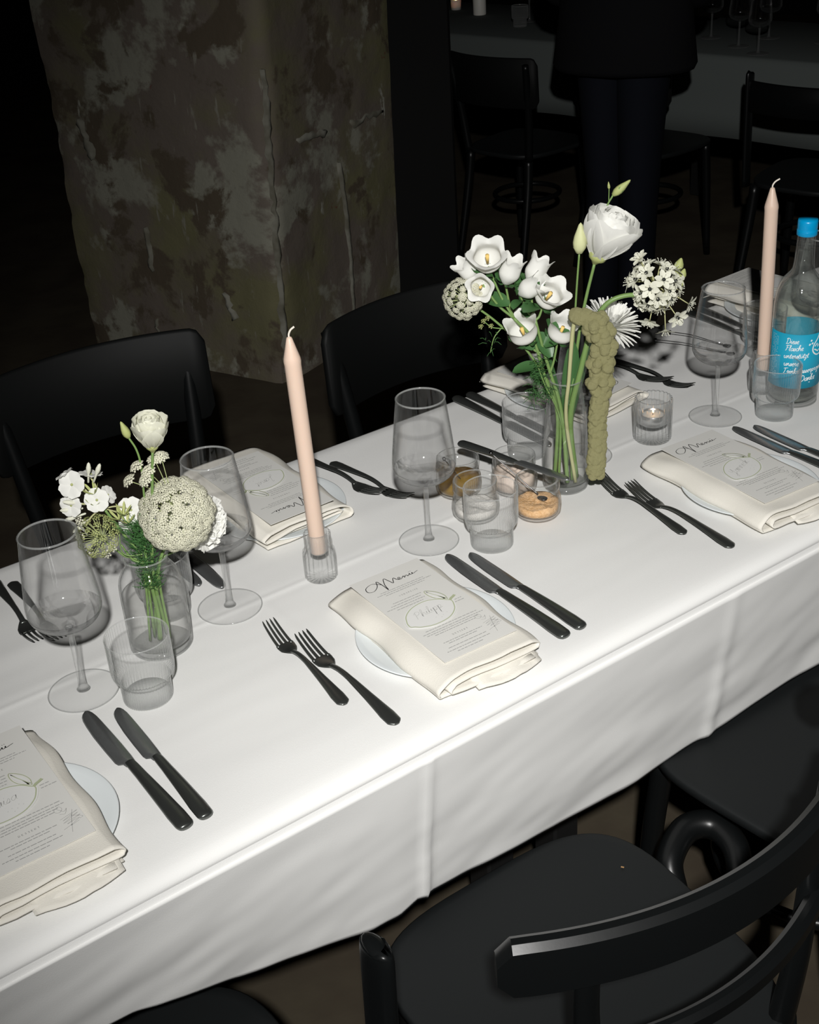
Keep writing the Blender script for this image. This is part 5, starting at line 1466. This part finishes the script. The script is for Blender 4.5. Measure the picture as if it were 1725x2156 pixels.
# ------------------------------------------------------------------ chairs (sitter faces local +y)
def seat_mesh(name, mt, par):
    """thick plywood seat: rounded trapezoid, slightly dished"""
    n = 72
    def edge(t):
        c, s = math.cos(t), math.sin(t)
        k = 3.6
        x = abs(c) ** (2 / k) * (1 if c > 0 else -1); y = abs(s) ** (2 / k) * (1 if s > 0 else -1)
        w = 0.190 + 0.018 * y
        return x * w, y * 0.200
    mb = MB()
    rings = [(0.97, -0.018), (1.0, -0.014), (1.0, -0.003), (0.985, 0.0), (0.93, 0.0003), (0.7, -0.003), (0.4, -0.005), (0.1, -0.006)]
    for q, z in rings:
        for i in range(n):
            x, y = edge(2 * PI * i / n)
            mb.v.append((x * q, y * q, 0.462 + z))
    for k in range(len(rings) - 1):
        for i in range(n):
            j = (i + 1) % n
            mb.f.append((k * n + i, k * n + j, (k + 1) * n + j, (k + 1) * n + i))
    mb.f.append(tuple(range(n))[::-1]); b = (len(rings) - 1) * n
    mb.f.append(tuple(b + i for i in range(n)))
    return mb.build(name, mt, par)
def band(hw, z0, z1, y0, arc, th, cr_=0.02, lean=0.0, n=40):
    """curved board: bowed in plan, rounded corners"""
    mb = MB()
    for i in range(n + 1):
        x = hw * (2 * i / n - 1)
        e = hw - abs(x)
        q = 1.0
        dz = 0.0
        if e < cr_: dz = cr_ - math.sqrt(max(0, cr_ ** 2 - (cr_ - e) ** 2))
        dz = min(dz, (z1 - z0) * 0.45)
        y = y0 + arc * (x / hw) ** 2
        nx, ny = -2 * arc * x / hw ** 2, 1.0
        l = math.hypot(nx, ny); nx /= l; ny /= l
        zs = ((z0 + dz, 0.35), (z0 + dz + 0.004, 1.0), (z1 - dz - 0.005, 1.0), (z1 - dz, 0.35))
        pr = [(z, -th / 2 * s_) for z, s_ in zs] + [(z, th / 2 * s_) for z, s_ in zs[::-1]]
        for z, o_ in pr:
            yy = lean * (z - z0)
            mb.v.append((x + nx * o_, y + ny * o_ + yy, z))
    for i in range(n):
        for k in range(8):
            j = (k + 1) % 8
            mb.f.append((i * 8 + k, (i + 1) * 8 + k, (i + 1) * 8 + j, i * 8 + j))
    mb.f += [tuple(range(8)), tuple(n * 8 + k for k in range(8))[::-1]]
    return mb.v, mb.f
def make_chair(label, kind, bracket=False, rz=(0.69, 0.79)):
    t = thing('bentwood_chair', label, 'chair', group='black bentwood chairs')
    B = M_['blackwood']
    seat_mesh('seat', M_['blackseat'], t)
    for s in (-1, 1):
        part('leg', tube(cr([(s * 0.160, 0.150, 0.447), (s * 0.166, 0.160, 0.30), (s * 0.176, 0.176, 0.0)], 5), [0.017, 0.016, 0.0125], 12), B, t)
        part('leg', tube(cr([(s * 0.145, -0.160, 0.449), (s * 0.152, -0.178, 0.30), (s * 0.165, -0.235, 0.0)], 5), [0.018, 0.017, 0.013], 12), B, t)
        if kind == 'rail':
            part('back_post', tube(cr([(s * 0.138, -0.165, 0.440), (s * 0.146, -0.172, 0.56), (s * 0.154, -0.170, 0.68), (s * 0.156, -0.176, 0.795)], 6), [0.017, 0.015, 0.014, 0.013], 12, (0, 1, 0), [0.014, 0.012, 0.010, 0.009]), B, t)
            part('leg_bracket', tube(cr([(s * 0.270, 0.015, 0.350), (s * 0.252, 0.048, 0.378), (s * 0.205, 0.064, 0.394), (s * 0.172, 0.045, 0.396), (s * 0.174, 0.002, 0.388), (s * 0.208, -0.040, 0.365)], 7), [0.016, 0.019, 0.020, 0.020, 0.019, 0.016], 14), B, t) if bracket else None
        elif kind == 'ladder':
            part('back_post', tube(cr([(s * 0.178, -0.165, 0.440), (s * 0.182, -0.168, 0.58), (s * 0.185, -0.170, 0.72), (s * 0.186, -0.172, 0.800), (s * 0.186, -0.172, 0.811), (s * 0.186, -0.172, 0.814)], 6), [0.0110, 0.0110, 0.0110, 0.0110, 0.009, 0.004], 16, (0, 1, 0), [0.022, 0.022, 0.022, 0.022, 0.019, 0.012]), B, t)
        else:
            part('back_post', tube(cr([(s * 0.150, -0.165, 0.440), (s * 0.165, -0.180, 0.58), (s * 0.178, -0.205, 0.72), (s * 0.186, -0.222, 0.800)], 6), [0.016, 0.015, 0.014, 0.012], 12), B, t)
    part('seat_ring', tube([(0.125 * math.cos(a) , 0.005 + 0.135 * math.sin(a), 0.26) for a in [2 * PI * i / 40 for i in range(41)]], 0.010, 10, caps=False), B, t)
    if kind == 'rail':
        autosharp(part('top_rail', band(0.236, 0.750, 0.812, -0.218, 0.072, 0.021, 0.016), B, t))
        autosharp(part('lower_rail', band(0.190, 0.628, 0.652, -0.212, 0.050, 0.018, 0.008), B, t))
    elif kind == 'ladder':
        part('top_rail', band(0.188, *rz, -0.212, 0.038, 0.016, 0.004), B, t)
    else:
        part('back_panel', band(0.215, 0.640, 0.822, -0.232, 0.052, 0.013, 0.026, -0.06), M_['blackpanel'], t)
    return t
cA = make_chair('black bentwood chair with curved back rail at the bottom of the picture', 'rail')
cA.location = (0.695, -0.170, 0); cA.rotation_euler = (0, 0, R(-1.5))
cD = make_chair('black chair cut off at the lower left, one upright post top showing', 'ladder', rz=(0.58, 0.665))
cD.location = (0.190, -0.076, 0)
cE = make_chair('black bentwood chair at the lower right edge with wide seat showing', 'rail', True)
cE.location = (1.217, -0.095, 0)
chip = [(0.615, 0.02), (0.627, 0.008), (0.845, -0.07), (0.76, -0.16), (0.80, -0.19), (0.71, -0.12)]
for k, (x, y) in enumerate(chip):
    o = part('bare_chip', bevel_box(-0.0035 + 0.001 * (k % 3), 0.0025, -0.0008, 0.0008, -0.0005, 0.0006, 0.0002), M_['barewood'], cA, False)
    v = Vector((x - 0.695, y + 0.170, 0)); o.location = (v.x, v.y, 0.4625 - 0.004 * (abs(v.x) < 0.12)); o.rotation_euler = (0, 0, k * 0.9 + 0.4)
cP = make_chair('black panel-back chair behind the left bouquet', 'panel')
cP.location = (0.725, 0.975, 0); cP.rotation_euler = (0, 0, R(180 - 4))
clone(cP, (1.325, 0.790, 0), R(180), 'black panel-back chair between the left candle and the tall bouquet')
clone(cP, (3.275, 2.930, 0), R(-80), 'black panel-back chair at the far table, left of the standing person')
clone(cP, (3.575, 2.560, 0), R(-80), 'black panel-back chair at the far table, half hidden behind the person')
cL = make_chair('black chair with flat top rail at the far table, upper right', 'ladder')
cL.location = (3.600, 1.790, 0); cL.rotation_euler = (0, 0, R(-78))

# ------------------------------------------------------------------ far table with its own cloth and glasses
FT = thing('dining_table', 'far dining table under a dim white cloth at the upper right', 'table', (3.75, 2.9, 0), R(11.4))
part('table_top', bevel_box(0.01, 0.78, -1.9, 1.9, 0.70, 0.742, 0.004), M_['tabletop'], FT, False)
for x in (0.15, 0.65):
    for y in (-1.7, 0.0, 1.7):
        part('leg', bevel_box(x - 0.025, x + 0.025, y - 0.025, y + 0.025, 0.0, 0.701, 0.004), M_['legmetal'], FT, False)
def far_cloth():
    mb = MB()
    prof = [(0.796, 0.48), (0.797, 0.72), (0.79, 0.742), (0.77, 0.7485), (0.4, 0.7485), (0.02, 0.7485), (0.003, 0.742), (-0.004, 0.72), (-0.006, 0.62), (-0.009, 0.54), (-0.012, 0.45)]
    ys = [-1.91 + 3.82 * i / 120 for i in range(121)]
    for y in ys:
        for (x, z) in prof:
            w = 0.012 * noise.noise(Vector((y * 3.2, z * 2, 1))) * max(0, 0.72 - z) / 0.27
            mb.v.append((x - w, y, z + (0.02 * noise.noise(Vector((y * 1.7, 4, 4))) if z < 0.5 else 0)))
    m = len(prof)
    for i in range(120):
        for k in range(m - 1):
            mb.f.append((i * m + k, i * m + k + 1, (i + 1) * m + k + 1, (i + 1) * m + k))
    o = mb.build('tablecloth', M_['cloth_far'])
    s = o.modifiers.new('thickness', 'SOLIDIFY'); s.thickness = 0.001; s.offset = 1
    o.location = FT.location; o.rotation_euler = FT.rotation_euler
    tag(o, 'tablecloth on the far table at the upper right, dim light painted in as grey-green', 'tablecloth')
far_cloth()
FZ = 0.7500
for k, (x, y, lb) in enumerate(((3.935, 2.360, 'far wine glass nearest the edge of the far table'), (4.010, 2.520, 'far wine glass beside the one nearest the edge'), (4.100, 2.740, 'far wine glass just right of the standing person'), (4.216, 2.545, 'far wine glass deeper on the far table'), (4.250, 2.300, 'far wine glass at the upper right corner of the picture'), (3.985, 3.720, 'far wine glass left of the standing person'))):
    clone(wg, (x, y, FZ), 0, lb)
clone(tu, (3.900, 2.880, FZ), 0, 'far ribbed tumbler touching the right side of the standing person')
clone(tu, (3.860, 3.640, FZ), 0, 'far ribbed tumbler left of the standing person')
def small_light(x, y, lb):
    t = thing('tealight_candle', lb, 'candle', (x, y, FZ), 0, 'tealights on the far table')
    part('cup', lathe([(0.0, 0.0), (0.024, 0.0), (0.026, 0.045), (0.024, 0.046), (0.023, 0.012), (0.0, 0.012)], 28, cap0=False, cap1=False), M_['whitewax'], t)
    part('flame', lathe([(0.0, 0.030), (0.004, 0.036), (0.0046, 0.042), (0.002, 0.052), (0.0, 0.058)], 12, cap0=False, cap1=False), M_['flame'], t)
small_light(4.03, 4.32, 'glowing tealight at the left end of the far table')
def stick(x, y, lb):
    t = thing('pillar_candle', lb, 'candle', (x, y, FZ))
    part('wax_body', lathe([(0.0, 0.0), (0.030, 0.0), (0.031, 0.004), (0.031, 0.108), (0.029, 0.111), (0.020, 0.107), (0.0, 0.106)], 28, cap0=False, cap1=False), M_['whitewax'], t)
    part('wick', tube([(0, 0, 0.104), (0.001, 0, 0.120)], 0.0013, 6), M_['ink'], t)
stick(3.985, 4.080, 'pale pillar candle beside the glowing tealight on the far table')

# ------------------------------------------------------------------ the standing person at the far table
def loft(rings, n=28):
    """rings: (cx, cy, z, rx, ry)"""
    v = []; fa = []
    for cx, cy, z, rx, ry in rings:
        for i in range(n):
            t = 2 * PI * i / n
            v.append((cx + rx * math.cos(t), cy + ry * math.sin(t), z))
    for k in range(len(rings) - 1):
        for i in range(n):
            j = (i + 1) % n
            fa.append((k * n + i, k * n + j, (k + 1) * n + j, (k + 1) * n + i))
    fa.append(tuple(range(n))[::-1]); b = (len(rings) - 1) * n
    fa.append(tuple(b + i for i in range(n)))
    return v, fa
def person():
    J = {}
    verts = []; edges = []; rad = []
    def jt(name, p, r, par=None):
        J[name] = len(verts); verts.append(p); rad.append(r)
        if par: edges.append((J[par], J[name]))
    jt('pelvis', (0, 0, 0.93), (0.15, 0.11))
    jt('waist', (0, 0, 1.08), (0.135, 0.10), 'pelvis')
    jt('chest', (0, 0.01, 1.28), (0.155, 0.11), 'waist')
    jt('neckbase', (0, 0, 1.44), (0.08, 0.07), 'chest')
    jt('neck', (0, 0.015, 1.50), (0.055, 0.055), 'neckbase')
    jt('jaw', (0, 0.035, 1.56), (0.062, 0.075), 'neck')
    jt('head', (0, 0.02, 1.65), (0.075, 0.092), 'jaw')
    jt('crown', (0, 0.005, 1.73), (0.05, 0.06), 'head')
    for s, n in ((-1, 'l'), (1, 'r')):
        jt('sh' + n, (s * 0.17, 0, 1.40), (0.058, 0.055), 'neckbase')
        jt('el' + n, (s * 0.225, 0.0, 1.12), (0.042, 0.042), 'sh' + n)
        jt('wr' + n, (s * 0.13, 0.19, 1.05), (0.028, 0.028), 'el' + n)
        jt('pa' + n, (s * 0.085, 0.235, 1.06), (0.038, 0.020), 'wr' + n)
        jt('hip' + n, (s * 0.070, 0, 0.88), (0.075, 0.09), 'pelvis')
        jt('kn' + n, (s * 0.058, 0.015, 0.50), (0.050, 0.06), 'hip' + n)
        jt('an' + n, (s * 0.062, -0.02, 0.095), (0.036, 0.042), 'kn' + n)
        jt('to' + n, (s * 0.072, 0.13, 0.035), (0.035, 0.025), 'an' + n)
        for k, (dz, l) in enumerate(((0.028, 0.9), (0.010, 1.0), (-0.009, 0.97), (-0.027, 0.8))):
            jt('f%s%d' % (n, k), (s * 0.062, 0.255, 1.06 + dz * 0.8), (0.010, 0.010), 'pa' + n)
            jt('g%s%d' % (n, k), (s * (0.062 - 0.030 * l), 0.272, 1.055 + dz), (0.0085, 0.0085), 'f%s%d' % (n, k))
            jt('h%s%d' % (n, k), (s * (0.062 - 0.052 * l), 0.262, 1.050 + dz), (0.007, 0.007), 'g%s%d' % (n, k))
        jt('th' + n, (s * 0.078, 0.235, 1.10), (0.011, 0.011), 'pa' + n)
        jt('ti' + n, (s * 0.055, 0.245, 1.125), (0.009, 0.009), 'th' + n)
    me = bpy.data.meshes.new('person')
    me.from_pydata(verts, edges, [])
    o = bpy.data.objects.new('person', me); C.objects.link(o)
    md = o.modifiers.new('skin', 'SKIN'); md.use_smooth_shade = True
    sv = me.skin_vertices[0].data
    for i, r in enumerate(rad): sv[i].radius = r
    sv[0].use_root = True
    sb = o.modifiers.new('sub', 'SUBSURF'); sb.levels = 2; sb.render_levels = 2
    me.materials.append(M_['skin'])
    o.location = (2.985, 2.105, 0.012); o.rotation_euler = (0, 0, R(-62))
    tag(o, 'person in dark jacket and trousers standing in front of the far table', 'person')
    tr = MB()
    for s in (-1, 1):
        tr.add(loft([(s * 0.062, -0.012, 0.045, 0.060, 0.080), (s * 0.060, -0.010, 0.10, 0.058, 0.080), (s * 0.056, 0.010, 0.48, 0.064, 0.085), (s * 0.060, 0.0, 0.78, 0.082, 0.105), (s * 0.062, 0.0, 0.92, 0.095, 0.115), (s * 0.06, 0.0, 1.02, 0.100, 0.115)]))
    tr.build('trousers', M_['denim'], o)
    jk = MB().add(loft([(0, 0.0, 0.862, 0.225, 0.165), (0, 0.0, 0.877, 0.232, 0.172), (0, 0.0, 1.00, 0.215, 0.160), (0, 0.0, 1.12, 0.205, 0.150), (0, 0.01, 1.30, 0.218, 0.150), (0, 0.005, 1.42, 0.190, 0.115), (0, 0.0, 1.475, 0.090, 0.080), (0, 0.005, 1.505, 0.068, 0.070)]))
    for s in (-1, 1):
        jk.add(tube(cr([(s * 0.150, 0, 1.41), (s * 0.205, 0, 1.30), (s * 0.232, 0.0, 1.12), (s * 0.185, 0.10, 1.07), (s * 0.135, 0.185, 1.05)], 5), [0.070, 0.066, 0.056, 0.050, 0.045], 16))
    jk.build('jacket', M_['jacket'], o)
    for s in (-1, 1):
        sh = part('shoe', loft([(s * 0.066, 0.045, -0.010, 0.050, 0.140), (s * 0.066, 0.045, 0.02, 0.052, 0.142), (s * 0.065, 0.030, 0.06, 0.048, 0.115), (s * 0.064, -0.01, 0.10, 0.045, 0.060)]), M_['shoe'], o)
    hr = MB().add(loft([(0, -0.03, 1.58, 0.078, 0.060), (0, -0.02, 1.64, 0.092, 0.085), (0, -0.010, 1.70, 0.092, 0.098), (0, 0.0, 1.755, 0.075, 0.085), (0, 0.0, 1.785, 0.035, 0.04)]))
    hr.build('hair', M_['hair'], o)
    fc = Matrix.Identity(4)
    for s in (-1, 1):
        e = part('eye', ico(0.012, 2), M_['labelwhite'], o); e.location = (s * 0.030, 0.102, 1.635)
        e = part('ear', lathe([(0.0, -0.012), (0.014, -0.008), (0.018, 0.0), (0.012, 0.006), (0.0, 0.004)], 14, cap0=False, cap1=False, ell=1.5), M_['skin'], o)
        e.location = (s * 0.080, 0.01, 1.63); e.rotation_euler = (0, s * PI / 2, 0)
    nz = part('nose', tube([(0, 0.105, 1.645), (0, 0.120, 1.615), (0, 0.126, 1.600)], [0.007, 0.011, 0.012], 10), M_['skin'], o)
    mo = part('mouth', tube([(-0.022, 0.098, 1.565), (0, 0.108, 1.564), (0.022, 0.098, 1.565)], [0.003, 0.006, 0.003], 8), mat('lips', (0.35, 0.15, 0.13), 0.5), o)
person()
